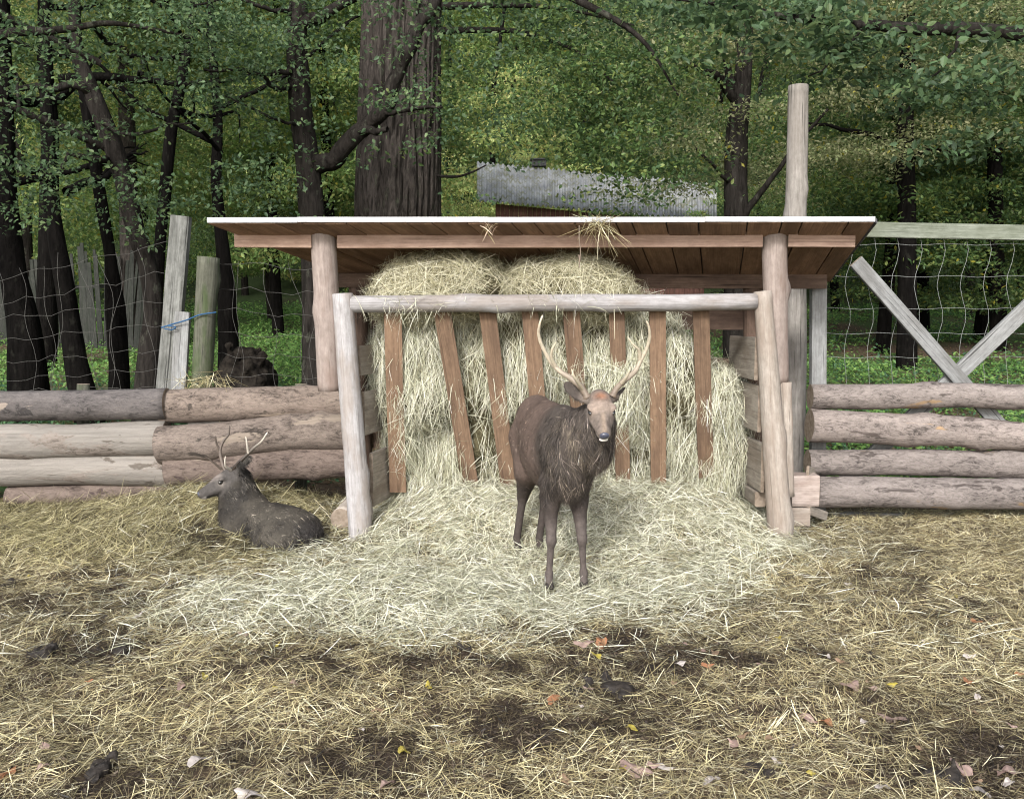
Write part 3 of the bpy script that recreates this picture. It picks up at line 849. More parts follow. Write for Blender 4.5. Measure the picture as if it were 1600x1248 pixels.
log(lb, (250, 692), (548, 674), 7.02, 6.95, 58, 58, M_logbark, 44, label='thick brown second log')
log(lb, (-330, 738), (276, 730), 7.10, 7.12, 44, 56, M_loggrey, 45, label='smooth grey third log')
log(lb, (262, 732), (552, 722), 7.02, 6.98, 56, 54, M_logred, 46, label='reddish third log with a pale bare patch')
log(lb, (15, 775), (285, 768), 7.14, 7.16, 40, 34, M_logred, 47, label='low brown log half buried in straw')
log(lb, (380, 668), (300, 668), 7.22, 7.22, 44, 44, M_loggrey, 48)
for px in (130, 470):
    bar('stake', at(px, 600, 7.42), at(px, 800, 7.42), .10, .10, [M_mossy, M_end], lb, prof=Pm, rings=8, rough=.04, seed=px, smooth=True)

# ------------------------------------------------------------------ log barrier and gate, right
rb = empty('log_barrier', (4.0, 7.0, 0))
tag(rb, 'right barrier of four rough logs fixed along the wire gate', 'barrier')
log(rb, (1266, 620), (1960, 625), 6.98, 6.98, 38, 42, M_logr, 51, label='top log with an orange chipped patch', rough=.07)
log(rb, (1264, 664), (1960, 700), 6.94, 6.94, 52, 42, M_logr, 52, label='second log sloping down to the right', rough=.08)
log(rb, (1262, 720), (1960, 732), 6.98, 6.98, 40, 48, M_logr, 53, rough=.07)
log(rb, (1274, 769), (1960, 776), 6.90, 6.90, 50, 50, M_logr, 54, label='straight bottom log', rough=.05)

gate = empty('wire_gate', (4.2, 7.2, 0))
tag(gate, 'tall wooden gate frame with crossed braces and wire mesh', 'gate')
def gbar(name, a, b, w, Y=7.14, d=.05, mat=M_gate, **k):
    w, d = (d, w * Y / FPX) if 'up' not in k else (w * Y / FPX, d)
    return bar(name, at(*a, Y), at(*b, k.pop('Y2', Y)), w, d, [mat, M_end], gate, rings=8, rough=.02, wob=.004, prof=profile_rect(.05), **k)
gbar('stile', (1279, 380), (1277, 806), 23, 7.14, .07, seed=1, up=(0, 1, 0))
gbar('top_rail', (1240, 356), (1960, 372), 23, 7.16, .05, M_gate2, seed=2)
gbar('bottom_rail', (1288, 810), (1960, 814), 20, 7.12, .06, seed=3)
gbar('stile', (1958, 372), (1956, 812), 23, 7.14, .07, seed=9, up=(0, 1, 0))
gbar('brace', (1337, 408), (1680, 800), 22, 7.06, .04, seed=4, up=(0, 1, 0))
gbar('brace', (1660, 428), (1310, 762), 24, 7.11, .04, seed=5, up=(0, 1, 0))
qb = QB()
hy = [382, 432, 482, 521, 558, 602, 648, 690, 732, 772, 800]
for y in hy:
    pts = [at(1292 + t * 26, y + 1.5 * math.sin(t * 1.7 + y), 7.19) for t in range(0, 27)]
    qb.tube(pts, .0016, 4)
for k in range(18):
    x = 1312 + k * 36
    pts = []
    for i_, y in enumerate(np.linspace(372, 806, 24)):
        lean = -16 * (y - 380) / 430 + 5.5 * math.sin((y - 372) / 52 * math.pi + .4) * (1 if y < 520 else .45)
        pts.append(at(x + 16 + lean, y, 7.185))
    qb.tube(pts, .0016, 4)
world_part('wire_mesh', qb.mesh('wire_mesh'), M_wire, gate)

# block between the feeder and the gate
blk = empty('timber_block', at(1255, 800, 6.75))
tag(blk, 'short sawn timber blocks between feeder post and bottom log', 'timber')
bar('block', at(1233, 764, 6.75), at(1275, 764, 6.75), .16, .235, [M_pink, M_pink], blk, rings=4, rough=.03, seed=2, prof=profile_rect(.06))
bar('block', at(1234, 806, 6.72), at(1262, 806, 6.72), .12, .15, [M_pale2, M_pale2], blk, rings=4, rough=.05, seed=5, prof=profile_rect(.1))
bar('board', at(1262, 737, 6.70), at(1277, 742, 7.05), .02, .09, [M_board, M_end], blk, rings=2, seed=7)
bar('board', at(1262, 796, 6.68), at(1290, 806, 6.9), .03, .07, [M_board, M_end], blk, rings=2, seed=8)

pole = tag(bar('wooden_pole', at(1247, 134, 7.9), at(1237, 745, 7.9), .17, .17, [M_pole, M_end], None, prof=profile_round(18), rings=50, rough=.04, wob=.03,
               w1=.205, h1=.205, up=(0, 1, 0), seed=91, smooth=True, knots=4), 'tall round grey pole rising behind the feeder roof', 'pole')

# ------------------------------------------------------------------ left wire fence and its posts
wf = empty('wire_fence', (-3.2, 7.6, 0))
tag(wf, 'sagging old wire mesh fence behind the left log barrier', 'fence')
qb = QB()
def wob2(t, y, s): return 3.5 * math.sin(t * 1.3 + s) + 2 * math.sin(t * 3.1 + s * 2)
rows = [(-20, 440, 262, 380), (-20, 480, 262, 425), (-20, 500, 262, 470), (-20, 535, 262, 505), (-20, 568, 262, 545), (-20, 596, 262, 575), (-20, 614, 262, 604)]
for s, (xa, ya, xb, yb) in enumerate(rows):
    qb.tube([at(xa + (xb - xa) * t / 14, ya + (yb - ya) * t / 14 + wob2(t, ya, s), 7.55) for t in range(15)], .0016, 4)
rows2 = [(325, 408, 545, 425), (325, 450, 545, 462), (325, 482, 545, 500), (325, 520, 545, 530), (325, 555, 545, 560), (325, 585, 545, 590)]
for s, (xa, ya, xb, yb) in enumerate(rows2):
    qb.tube([at(xa + (xb - xa) * t / 10, ya + (yb - ya) * t / 10 + wob2(t, ya, s), 7.55) for t in range(11)], .0016, 4)
def vert(x, ytop, seed):
    rs = random.Random(seed); pts = []
    hook = rs.uniform(-14, -6)
    for i_, y in enumerate(np.linspace(ytop, 622, 9)):
        pts.append(at(x + hook * max(0, 1 - i_ * .6) + 22 * (y - ytop) / 250 * (1 if seed % 3 else -1) + 6 * math.sin(i_ * 1.2 + seed), y, 7.56))
    qb.tube(catmull(pts, 3), .0018, 4)
for k, x in enumerate((5, 38, 70, 102, 135, 165, 190, 222)): vert(x, 425 - x * .18 + random.uniform(-14, 8), k)
for k, x in enumerate((362, 380, 418, 462, 500)): vert(x, 408 + random.uniform(-3, 14), 20 + k)
world_part('wire_mesh', qb.mesh('wire_mesh'), M_wired, wf)
o = bar('slanted_post', at(283, 338, 7.5), at(258, 640, 7.45), .155, .09, [M_grey, M_end], wf, rings=20, rough=.05, wob=.008, seed=71, up=(0, 1, 0), prof=profile_rect(.12), w1=.155, h1=.10)
o = bar('short_post', at(286, 487, 7.40), at(277, 650, 7.38), .12, .05, [M_gate, M_end], wf, rings=8, rough=.03, seed=72, up=(0, 1, 0))
o = bar('round_post', at(326, 402, 7.42), at(312, 650, 7.40), .18, .185, [M_mossy, M_end], wf, rings=22, prof=profile_round(18), rough=.06, wob=.01, seed=73, smooth=True, up=(0, 1, 0), w1=.16, h1=.16, knots=3)
qb = QB(); qb.tube(catmull([at(252, 512, 7.36), at(268, 507, 7.34), at(292, 500, 7.33), at(312, 492, 7.31), at(338, 488, 7.33)], 5), .006, 5)
qb.tube(catmull([at(262, 509, 7.34), at(275, 511, 7.33), at(268, 515, 7.34), at(256, 513, 7.36)], 4), .005, 5)
tag(link('blue_twine', qb.mesh('blue_twine'), M_twine), 'blue twine tied round the slanted post and the mossy post', 'twine')

# ------------------------------------------------------------------ the stags
def frame3(fwd, up=(0, 0, 1)):
    f = norm(np.array(fwd, float)); u = np.array(up, float); l = norm(np.cross(u, f)); u2 = np.cross(f, l)
    return np.array([f, l, u2])

def add_head(s, poll, nose, k=.02, side=None, roll=0.0):
    """skull and muzzle; returns the head frame"""
    poll, nose = np.array(poll, float), np.array(nose, float)
    F = frame3(nose - poll); f, l, u = F
    L = np.linalg.norm(nose - poll)
    P = lambda a, b, c: poll + f * a * L + l * b + u * c
    s.ell(P(.10, 0, -.014), (.085, .066, .060), F, k)            # cranium
    s.ell(P(.30, 0, -.006), (.10, .074, .050), F, k)             # brow
    s.ell(P(.34, 0, -.045), (.11, .060, .058), F, k)             # jaw root
    s.cone(P(.40, 0, -.006), P(.90, 0, -.012), .046, .031, k)    # bridge
    s.cone(P(.35, 0, -.055), P(.90, 0, -.042), .040, .021, k)    # lower jaw
    s.ell(P(.92, 0, -.020), (.034, .039, .030), F, .015)         # muzzle
    for sg in (-1, 1):
        s.ell(P(.36, sg * .066, .016), (.030, .016, .014), F, .010)  # brow ridge over the eye
        s.ell(P(.435, sg * .072, .002), (.020, .014, .014), F, .008, sub=True)
        s.cone(P(.42, sg * .046, -.040), P(.85, sg * .018, -.03), .030, .020, .02)
    return F, P

def ear(s, base, tip, w, nrm):
    base, tip = np.array(base, float), np.array(tip, float)
    F = frame3(tip - base, nrm); L = np.linalg.norm(tip - base)
    s.cone(base, base + (tip - base) * .3, .018, .026, .015)
    s.ell((base + tip) / 2 + (tip - base) * .06, (L * .52, w, .010), F, .012)
    s.ell((base + tip) / 2 + F[2] * .014 + (tip - base) * .05, (L * .40, w * .6, .011), F, .006, sub=True)

def leg(s, pts, rad, k=.03):
    for (a, b, ra, rb_) in zip(pts[:-1], pts[1:], rad[:-1], rad[1:]):
        s.cone(a, b, ra, rb_, k)

def antler(root, main, tines, r0, mats, name='antler', cpow=1.35, tipcol=(0.62, 0.55, 0.42), basecol=(0.15, 0.115, 0.088)):
    qb = QB(); C = []
    def add(pts, r0_, r1_, c0, c1):
        P = catmull(pts, 6); m = len(P); t = np.linspace(0, 1, m)
        rad = r0_ + (r1_ - r0_) * t ** 1.1
        rad = rad * (1 + .06 * np.sin(np.arange(m) * 2.1)); rad[-1] = .001
        qb.tube(P, rad, 9, rough=.12, seed=3, freq=30)
        tc = t[:, None] ** cpow
        cc = np.array(c0)[None] * (1 - tc) + np.array(c1)[None] * tc
        C.append(np.repeat(cc, 9, axis=0))
    add(main, r0, .005, basecol, tipcol)
    # coronet
    p0, p1 = np.array(tuple(main[0])), np.array(tuple(main[1]))
    for t in tines:
        add(t, r0 * .66, .003, tuple((a + b) / 2 for a, b in zip(basecol, tipcol)), tipcol)
    d = norm(p1 - p0)
    qb.tube([p0 - d * .006, p0 + d * .004, p0 + d * .014], [r0 * 1.0, r0 * 1.38, r0 * 1.0], 12, rough=.25, seed=8, freq=60)
    C.append(np.tile(basecol, (36, 1)))
    return world_part(name, qb.mesh(name, True, np.concatenate(C)), mats, root)

def ball(root, name, c, r, mat, axes=None, n=12):
    V, F = [], []
    u = np.linspace(0, math.pi, n + 1)
    rings = []
    for i_ in range(n + 1):
        for j_ in range(n * 2):
            a = j_ * math.pi / n
            V.append((math.sin(u[i_]) * math.cos(a), math.sin(u[i_]) * math.sin(a), math.cos(u[i_])))
    V = np.array(V) * np.array(r)
    if axes is not None: V = V @ np.array(axes)
    V = V + np.array(tuple(c))
    i_, j_ = np.meshgrid(np.arange(n), np.arange(n * 2), indexing='ij'); j2 = (j_ + 1) % (n * 2)
    Q = np.stack([i_ * 2 * n + j_, (i_ + 1) * 2 * n + j_, (i_ + 1) * 2 * n + j2, i_ * 2 * n + j2], -1).reshape(-1, 4)
    return world_part(name, quad_mesh(name, V, Q, None, True), mat, root)

def coat(root, V, Q, n, flow, length, colour, width, lift=.25, wild=.35, pale=0.0):
    P, N, _ = sample_mesh(V, Q, n)
    T = flow(P, N)
    T = T + rng.normal(0, wild, (n, 3)); T = norm(T - N * (T * N).sum(1, keepdims=True))
    T = norm(T + N * lift)
    L = length(P) * rng.uniform(.6, 1.25, n)
    m = L > .004
    P, N, T, L = P[m], N[m], T[m], L[m]; n = len(P)
    cl_ = fbm(P[:, 0] * 42, P[:, 1] * 42, P[:, 2] * 20, 2, 88)
    T = norm(T + .45 * np.stack([cl_, vnoise(P[:, 0] * 30, P[:, 1] * 30, P[:, 2] * 14, 5), cl_ * .3], 1))
    C = colour(P, N) * rng.uniform(.45, 1.55, (n, 1)) * (1 + .7 * cl_)[:, None]
    C = C * (1 + 2.6 * (rng.random(n) < pale) * (1 + cl_ * 1.5).clip(0, 3))[:, None]
    bend = -N * .35 + rng.normal(0, .1, (n, 3)); bend[:, 2] -= .12
    W = width * rng.uniform(.7, 1.3, n)
    me = strands('coat', P - N * .002, T, L, W, np.clip(C, .003, .8), N, bend, 2, 0)
    return tag(world_part('coat', me, M_fur, root), kind='stuff')

# --- standing stag
stag = empty('deer', (0.24, 5.5, 0.0))
tag(stag, 'brown stag with tall antlers standing in front of the rack facing us', 'deer')
s = SDF((-.12, 4.60, -.02), (.75, 6.30, 1.32), .0078)
ax = norm(np.array([.165, -.71, 0])); sd = np.array([-ax[1], ax[0], 0])       # body axis, and its left
hind = np.array([.165, 5.93, 0]); fore = np.array([.325, 5.22, 0])
def bp(t, side, z): return hind + (fore - hind) * t + sd * side + np.array([0, 0, z])
F = np.array([ax, sd, [0, 0, 1]])
s.ell(bp(.42, 0, .81), (.47, .168, .262), F, .05)               # barrel
s.ell(bp(.50, 0, .74), (.33, .162, .225), F, .06)               # belly
s.ell(bp(.02, 0, .86), (.25, .148, .225), F, .06)               # rump
s.ell(bp(.88, 0, .84), (.25, .145, .24), F, .06)               # shoulders
s.ell(bp(1.0, 0, .70), (.15, .125, .18), F, .05)               # brisket
s.cone(bp(-.26, 0, .94), bp(-.34, 0, .78), .035, .022, .04)     # tail
poll, nose = np.array(tuple(at(937, 620, 4.99))), np.array(tuple(at(944.5, 678, 4.775)))
neckb = bp(.98, 0, .88)
s.cone(bp(.92, 0, .86), poll + np.array([-.02, .10, -.10]), .150, .074, .05)
s.cone(bp(1.06, .03, .76), poll + np.array([.0, .04, -.15]), .130, .090, .05)
s.ell(poll + np.array([-.015, .10, -.27]), (.105, .10, .15), None, .05)
HF, HP = add_head(s, poll, nose)
ear(s, HP(.08, -.058, -.02), tuple(at(884, 600, 5.03)), .040, (0.35, -1, 0.2))
ear(s, HP(.06, .060, -.015), tuple(at(975, 606, 5.10)), .024, (-.9, -.6, 0.2))
# legs: hooves where the photo has them
fL, fR = at(858, 919, 5.21), at(912, 917, 5.21)
for sg, hf, kx in ((-1, fL, .012), (1, fR, -.012)):
    hf = np.array(tuple(hf)); hz = hf[2]
    top = bp(.93, sg * .085, .62); elbow = bp(.93, sg * .088, .50)
    knee = np.array([hf[0] + kx, hf[1] + .0, hz + .29])
    ank = np.array([hf[0], hf[1] + .015, hz + .085])
    leg(s, [top, elbow, knee], [.075, .050, .027], .04)
    s.ell(knee, (.025, .029, .038), None, .02)
    leg(s, [knee, ank], [.022, .0185], .02)
    s.ell(ank, (.020, .024, .024), None, .015)
    leg(s, [ank, hf + np.array([0, -.012, .035])], [.021, .024], .015)
hL, hR = at(808, 859, 5.90), at(843, 860, 5.90)
for sg, hf in ((-1, hL), (1, hR)):
    hf = np.array(tuple(hf)); hz = hf[2]
    hip = bp(-.02, sg * .075, .80); stifle = bp(.16, sg * .085, .60)
    hock = hf + ax * -.03 + np.array([.045, 0, .36]); ank = hf + ax * -.005 + np.array([0, 0, .085])
    s.cone(hip, stifle, .112, .085, .05)
    leg(s, [stifle, hock], [.085, .038], .05)
    s.ell(hock, (.032, .040, .045), None, .02)
    leg(s, [hock, ank], [.028, .024], .02)
    leg(s, [ank, hf + ax * .012 + np.array([0, 0, .035])], [.023, .024], .015)
V, Q = s.mesh()
Lh = np.linalg.norm(nose - poll)
def stag_col(P, N=None):
    t = ((P - hind) @ ax) / .735
    C = np.tile(np.array([[0.088, 0.063, 0.052]]), (len(P), 1))            # warm brown flank
    nz = fbm(P[:, 0] * 9, P[:, 1] * 9, P[:, 2] * 9, 3, 5)[:, None]
    C = C * (1 + .25 * nz)
    g = sstep(.62, .95, t)
    C = lerp(C, np.array([0.056, 0.046, 0.040]), g)                          # grey-brown neck and chest
    mane = sstep(.95, 1.2, t) * (1 - sstep(.98, 1.05, P[:, 2])) * sstep(.5, .62, P[:, 2])
    C = lerp(C, np.array([0.20, 0.165, 0.125]), mane * sstep(.0, .5, fbm(P[:, 0] * 70, P[:, 1] * 50, P[:, 2] * 12, 2, 9)) * .9)
    C = lerp(C, np.array([0.035, 0.028, 0.024]), g * sstep(.1, .6, fbm(P[:, 0] * 50, P[:, 1] * 25, P[:, 2] * 9, 2, 19)) * .8)
    C = lerp(C, np.array([0.24, 0.19, 0.16]), (1 - g) * sstep(.45, .62, fbm(P[:, 0] * 38, P[:, 1] * 38, P[:, 2] * 38, 2, 29)) * .6)
    low = 1 - sstep(.46, .60, P[:, 2])
    C = lerp(C, np.array([0.045, 0.036, 0.032]), low)
    fl = low * sstep(.7, .9, t)
    C = lerp(C, np.array([0.080, 0.066, 0.060]), fl * (1 - sstep(.36, .44, P[:, 2])))
    q = P - poll; a = (q @ HF[0]) / Lh; b = q @ HF[1]; c = q @ HF[2]
    hd = sstep(-.25, -.02, a) * (1 - sstep(.10, .13, np.linalg.norm(q - HF[0] * np.clip(a, 0, 1)[:, None] * Lh, axis=1)))
    face = np.tile(np.array([[0.135, 0.110, 0.094]]), (len(P), 1))
    face = lerp(face, np.array([0.235, 0.185, 0.152]), sstep(.0, .05, c + .03) * sstep(.20, .32, a) * (1 - sstep(.46, .62, a)))   # pale brow
    face = lerp(face, np.array([0.21, 0.105, 0.065]), np.exp(-((a - .13) / .10) ** 2 - (b / .035) ** 2) * sstep(.01, .03, c))      # rusty forehead
    face = lerp(face, np.array([0.11, 0.092, 0.082]), (1 - sstep(-.050, -.02, c)) * (1 - sstep(.85, .95, a)))                      # dark cheeks
    face = lerp(face, np.array([0.20, 0.155, 0.12]), np.exp(-(b / .014) ** 2) * sstep(.5, .62, a))
    face = face * (1 + .25 * fbm(P[:, 0] * 60, P[:, 1] * 60, P[:, 2] * 60, 2, 55))[:, None]
    face = lerp(face, np.array([0.50, 0.47, 0.44]), sstep(.90, .96, a) * (1 - sstep(-.035, -.022, c)))
    eye = np.exp(-((a - .44) / .10) ** 2 - ((np.abs(b) - .068) / .020) ** 2)
    face = lerp(face, np.array([0.045, 0.035, 0.030]), np.exp(-((a - .45) / .07) ** 2 - ((np.abs(b) - .070) / .016) ** 2 - ((c - .0) / .018) ** 2))
    C = lerp(C, face, hd)
    return C
me = quad_mesh('body', V, Q, stag_col(V), True)
world_part('body', me, M_hide, stag)
def stag_flow(P, N):
    T = np.tile(-ax + np.array([0, 0, -.45]), (len(P), 1))
    t = ((P - hind) @ ax) / .735
    g = sstep(.85, 1.05, t)[:, None]; T = T * (1 - g) + np.array([-.05, .0, -1.0]) * g
    low = (P[:, 2] < .5)[:, None]; T = np.where(low, np.array([0, 0, -1.0]), T)
    q = P - poll; a = (q @ HF[0]) / Lh
    hd = ((a > 0) & (np.linalg.norm(q - HF[0] * np.clip(a, 0, 1)[:, None] * Lh, axis=1) < .1))[:, None]
    return np.where(hd, -HF[0], T)
def stag_len(P):
    t = ((P - hind) @ ax) / .735
    L = .022 + .075 * sstep(.85, 1.1, t) * (1 - sstep(1.0, 1.12, P[:, 2])) * sstep(.46, .58, P[:, 2])
    L = np.where(P[:, 2] < .47, .010, L)
    q = P - poll; a = (q @ HF[0]) / Lh
    hd = (a > -.12) & (np.linalg.norm(q - HF[0] * np.clip(a, 0, 1)[:, None] * Lh, axis=1) < .10)
    return np.where(hd, np.where(a > .3, .006, .012), L)
coat(stag, V, Q, 80000, stag_flow, stag_len, stag_col, .0036, .28, .38, .05)
A1 = [at(918, 621, 4.985), at(908, 605, 5.00), at(893, 592, 5.03), at(876, 581, 5.06), at(862, 567, 5.08), at(850, 547, 5.07), at(842, 525, 5.04), at(843, 508, 5.0), at(848, 492, 4.97)]
antler(stag, A1, [[at(911, 609, 4.99), at(903, 597, 4.93), at(897, 588, 4.89), at(893, 576, 4.87)],
                  [at(867, 572, 5.07), at(862, 559, 5.04), at(863, 546, 5.0), at(869, 534, 4.97)]], .020, M_antler)
A2 = [at(957, 619, 4.985), at(964, 606, 5.00), at(979, 592, 5.03), at(993, 579, 5.06), at(1001, 563, 5.08), at(1010, 546, 5.07), at(1015, 528, 5.04), at(1014, 512, 5.0), at(1010, 501, 4.97)]
antler(stag, A2, [[at(972, 598, 5.0), at(980, 587, 4.95), at(985, 574, 4.91)],
                  [at(1000, 562, 5.08), at(998, 547, 5.05), at(990, 539, 5.02), at(980, 526, 4.99)]], .019, M_antler)
for sg in (-1, 1):
    ball(stag, 'eye', HP(.435, sg * .063, .004), (.019, .013, .0095), M_eye, HF)
ball(stag, 'nose', HP(1.02, 0, -.008), (.015, .027, .022), M_nose, HF)
ball(stag, 'chin', HP(.985, 0, -.048), (.012, .024, .010), M_white_fur, HF)
for hf, (dx, dy) in ((fL, (0, -.02)), (fR, (0, -.02)), (hL, (.005, -.01)), (hR, (.005, -.01))):
    for sg in (-1, 1):
        c = np.array(tuple(hf)) + np.array([dx + sg * .013, dy, .018])
        ball(stag, 'hoof', c, (.015, .032, .026), M_hoof, None, 8)

# --- stag lying in the straw
stag2 = empty('deer', (-1.7, 6.2, 0.0))
tag(stag2, 'dark young stag lying in straw by the left log barrier', 'deer')
s = SDF((-2.45, 5.6, -.15), (-1.10, 6.9, .75), .0078)
c0 = np.array(tuple(at(392, 815, 6.30))); c1 = np.array(tuple(at(458, 832, 6.10)))
bx2 = norm(np.array([c1[0] - c0[0], c1[1] - c0[1], 0])); ly = np.array([-bx2[1], bx2[0], 0]); F = np.array([bx2, ly, [0, 0, 1]])
s.ell((c0 + c1) / 2 + [0, 0, .0], (.33, .20, .17), F, .06)
s.ell(c1 + [0, 0, -.01], (.21, .20, .165), F, .07)                       # rump
s.ell(c1 + ly * -.12 + [-.04, -.02, -.06], (.19, .12, .14), F, .05)      # folded thigh
s.ell(c0 + [-.02, .03, .02], (.18, .16, .17), F, .06)                    # shoulder
s.cone(c0 + ly * -.10 + [-.05, 0, -.10], c0 + ly * -.12 + [-.20, -.03, -.13], .07, .05, .05)
s.cone(c1 + ly * -.17 + [.05, 0, -.12], c0 + ly * -.18 + [.08, 0, -.14], .06, .04, .05)
poll2, nose2 = np.array(tuple(at(366, 738, 6.36))), np.array(tuple(at(310, 771, 6.24)))
s.cone(c0 + [-.03, .03, .0], poll2 + [.02, .01, -.06], .165, .100, .06)
s.cone(c0 + [-.09, .0, -.05], poll2 + [-.02, 0, -.10], .135, .088, .06)
HF2, HP2 = add_head(s, poll2, nose2)
ear(s, HP2(.04, -.055, -.01), tuple(at(389, 714, 6.42)), .032, (0, -.6, .5))
ear(s, HP2(.04, .055, -.01), tuple(at(377, 722, 6.28)), .034, (-.6, -1, 0.2))
V, Q = s.mesh(); Lh2 = np.linalg.norm(nose2 - poll2)
def stag2_col(P, N=None):
    C = np.tile(np.array([[0.024, 0.021, 0.018]]), (len(P), 1))
    C = C * (1 + .25 * fbm(P[:, 0] * 10, P[:, 1] * 10, P[:, 2] * 10, 3, 6))[:, None]
    C = lerp(C, np.array([0.065, 0.057, 0.046]), sstep(-.25, .45, fbm(P[:, 0] * 5, P[:, 1] * 5, P[:, 2] * 7, 2, 16)) * .8)
    C = lerp(C, np.array([0.025, 0.022, 0.022]), sstep(.12, .2, (P - c1) @ bx2) * .7)
    q = P - poll2; a = (q @ HF2[0]) / Lh2; b = q @ HF2[1]; c = q @ HF2[2]
    hd = sstep(-.2, .05, a) * (1 - sstep(.09, .12, np.linalg.norm(q - HF2[0] * np.clip(a, 0, 1)[:, None] * Lh2, axis=1)))
    face = np.tile(np.array([[0.062, 0.056, 0.052]]), (len(P), 1))
    face = lerp(face, np.array([0.17, 0.145, 0.13]), sstep(.02, .045, c) * sstep(.2, .4, a))
    face = lerp(face, np.array([0.16, 0.14, 0.125]), np.exp(-((a - .43) / .09) ** 2 - ((c + .01) / .025) ** 2) * .8)
    face = lerp(face, np.array([0.45, 0.42, 0.40]), sstep(.86, .94, a) * (1 - sstep(-.04, -.03, c)))
    return lerp(C, face, hd)
world_part('body', quad_mesh('body', V, Q, stag2_col(V), True), M_hide, stag2)
def flow2(P, N):
    T = np.tile(bx2 + np.array([0, 0, -.5]), (len(P), 1))
    q = P - poll2; a = (q @ HF2[0]) / Lh2
    hd = ((a > 0) & (np.linalg.norm(q - HF2[0] * np.clip(a, 0, 1)[:, None] * Lh2, axis=1) < .1))[:, None]
    return np.where(hd, -HF2[0], T)
def len2(P):
    q = P - poll2; a = (q @ HF2[0]) / Lh2
    hd = (a > -.1) & (np.linalg.norm(q - HF2[0] * np.clip(a, 0, 1)[:, None] * Lh2, axis=1) < .1)
    return np.where(hd, np.where(a > .3, .004, .010), .042)
coat(stag2, V, Q, 42000, flow2, len2, stag2_col, .0048, .30, .42, .09)
antler(stag2, [at(361, 737, 6.32), at(372, 724, 6.30), at(385, 711, 6.30), at(396, 700, 6.30), at(409, 689, 6.29), at(418, 675, 6.27)],
       [[at(388, 708, 6.30), at(386, 695, 6.28), at(384, 682, 6.27)], [at(361, 734, 6.3), at(352, 727, 6.24), at(352, 712, 6.22)]], .016, M_antler,
       tipcol=(0.70, 0.64, 0.55), basecol=(0.035, 0.026, 0.020), cpow=4.0)
antler(stag2, [at(352, 737, 6.38), at(347, 722, 6.39), at(344, 704, 6.40), at(349, 689, 6.41), at(357, 679, 6.42), at(359, 664, 6.43)],
       [[at(344, 704, 6.4), at(338, 692, 6.39), at(337, 680, 6.38)], [at(346, 733, 6.36), at(333, 722, 6.33), at(319, 712, 6.31)]], .014, M_antler,
       tipcol=(0.05, 0.038, 0.030), basecol=(0.12, 0.095, 0.078))
ball(stag2, 'eye', HP2(.43, .066, .004), (.016, .011, .012), M_eye, HF2)
ball(stag2, 'eye', HP2(.43, -.066, .004), (.016, .011, .012), M_eye, HF2)
ball(stag2, 'nose', HP2(.98, 0, -.010), (.016, .026, .022), M_nose, HF2)

# ------------------------------------------------------------------ shed behind
shed = empty('shed', (3.0, 24, H(3, 24)))
tag(shed, 'low shed with mossy corrugated roof and reddish board wall', 'shed')
e0, e1 = at(745, 313, 24.0), at(1120, 344, 22.6)
r0, r1 = at(745, 254, 27.0), at(1120, 288, 25.6)
n = 900
t = np.linspace(0, 1, n); wv = .034 * np.sin(t * 2 * math.pi * 46)
E0, E1, R0, R1 = (np.array(tuple(p)) for p in (e0, e1, r0, r1))
rows_ = []
for q in (0, .5, 1):
    a = E0 + (R0 - E0) * q; b = E1 + (R1 - E1) * q
    Pq = a + (b - a) * t[:, None]; Pq[:, 2] += wv + (.01 if q else 0)
    rows_.append(Pq)
V = np.concatenate(rows_ + [r - np.array([0, 0, .012]) for r in rows_])
i = np.arange(n - 1)
Q = np.concatenate([np.stack([k * n + i, k * n + i + 1, (k + 1) * n + i + 1, (k + 1) * n + i], 1) for k in (0, 1, 3, 4)] + [np.stack([i, i + 1, 3 * n + i + 1, 3 * n + i], 1)])
world_part('roof', quad_mesh('roof', V, Q, None, True), M_corr, shed)
w0, w1 = e0 + Vector((.5, .35, -.15)), e1 + Vector((-.2, .35, -.15))
m = 44
for k in range(m):
    a, b = w0.lerp(w1, k / m), w0.lerp(w1, (k + .93) / m)
    c = (a + b) / 2; w = (b - a).length; c.y += random.uniform(-.006, .006)
    gz = float(H(c.x, c.y)) - .2
    bar('wall_board', (c.x, c.y, c.z + .1), (c.x, c.y, gz), w, .025, M_redwall, shed, up=(0, 1, 0), rings=1)
bar('side_wall', w0 + Vector((0, .1, -1.5)), w0 + Vector((0, 2.8, -1.5)), .03, 3.4, M_redwall, shed, rings=1)
bar('side_wall', w1 + Vector((0, .1, -1.3)), w1 + Vector((0, 2.8, -1.3)), .03, 3.4, M_redwall, shed, rings=1)
v0 = at(842, 256, 26.6)
qb = QB(); qb.box(v0, (.42, .3, .16)); qb.box(v0 + Vector((0, 0, .11)), (.5, .4, .04))
world_part('roof_vent', qb.mesh('roof_vent', False), M_felt, shed)

# ------------------------------------------------------------------ picket fence far left
pf = empty('picket_fence', (-9.5, 19, H(-9.5, 19)))
tag(pf, 'old leaning picket fence standing among the left trees', 'fence')
for k in range(62):
    px = -30 + k * 4.9 + random.uniform(-.8, .8)
    Yp = 19.5 - k * .02
    x = (px - 800) / FPX * Yp
    g = float(H(x, Yp)) - .05
    hgt = random.uniform(1.75, 2.25) if px > 60 else random.uniform(1.5, 1.9)
    lean = random.uniform(-.10, .10) + (.18 if px > 170 else 0)
    bar('picket', (x, Yp, g), (x + lean, Yp + .02, g + hgt), random.uniform(.05, .08), .02, M_picket, pf, up=(0, 1, 0), rings=1)
for zz in (.45, 1.15):
    pts = [( (px - 800) / FPX * 19.4) for px in (-30, 272)]
    bar('rail', (pts[0], 19.56, float(H(pts[0], 19.5)) + zz), (pts[1], 19.3, float(H(pts[1], 19.3)) + zz + .1), .04, .08, M_picket, pf, rings=1)

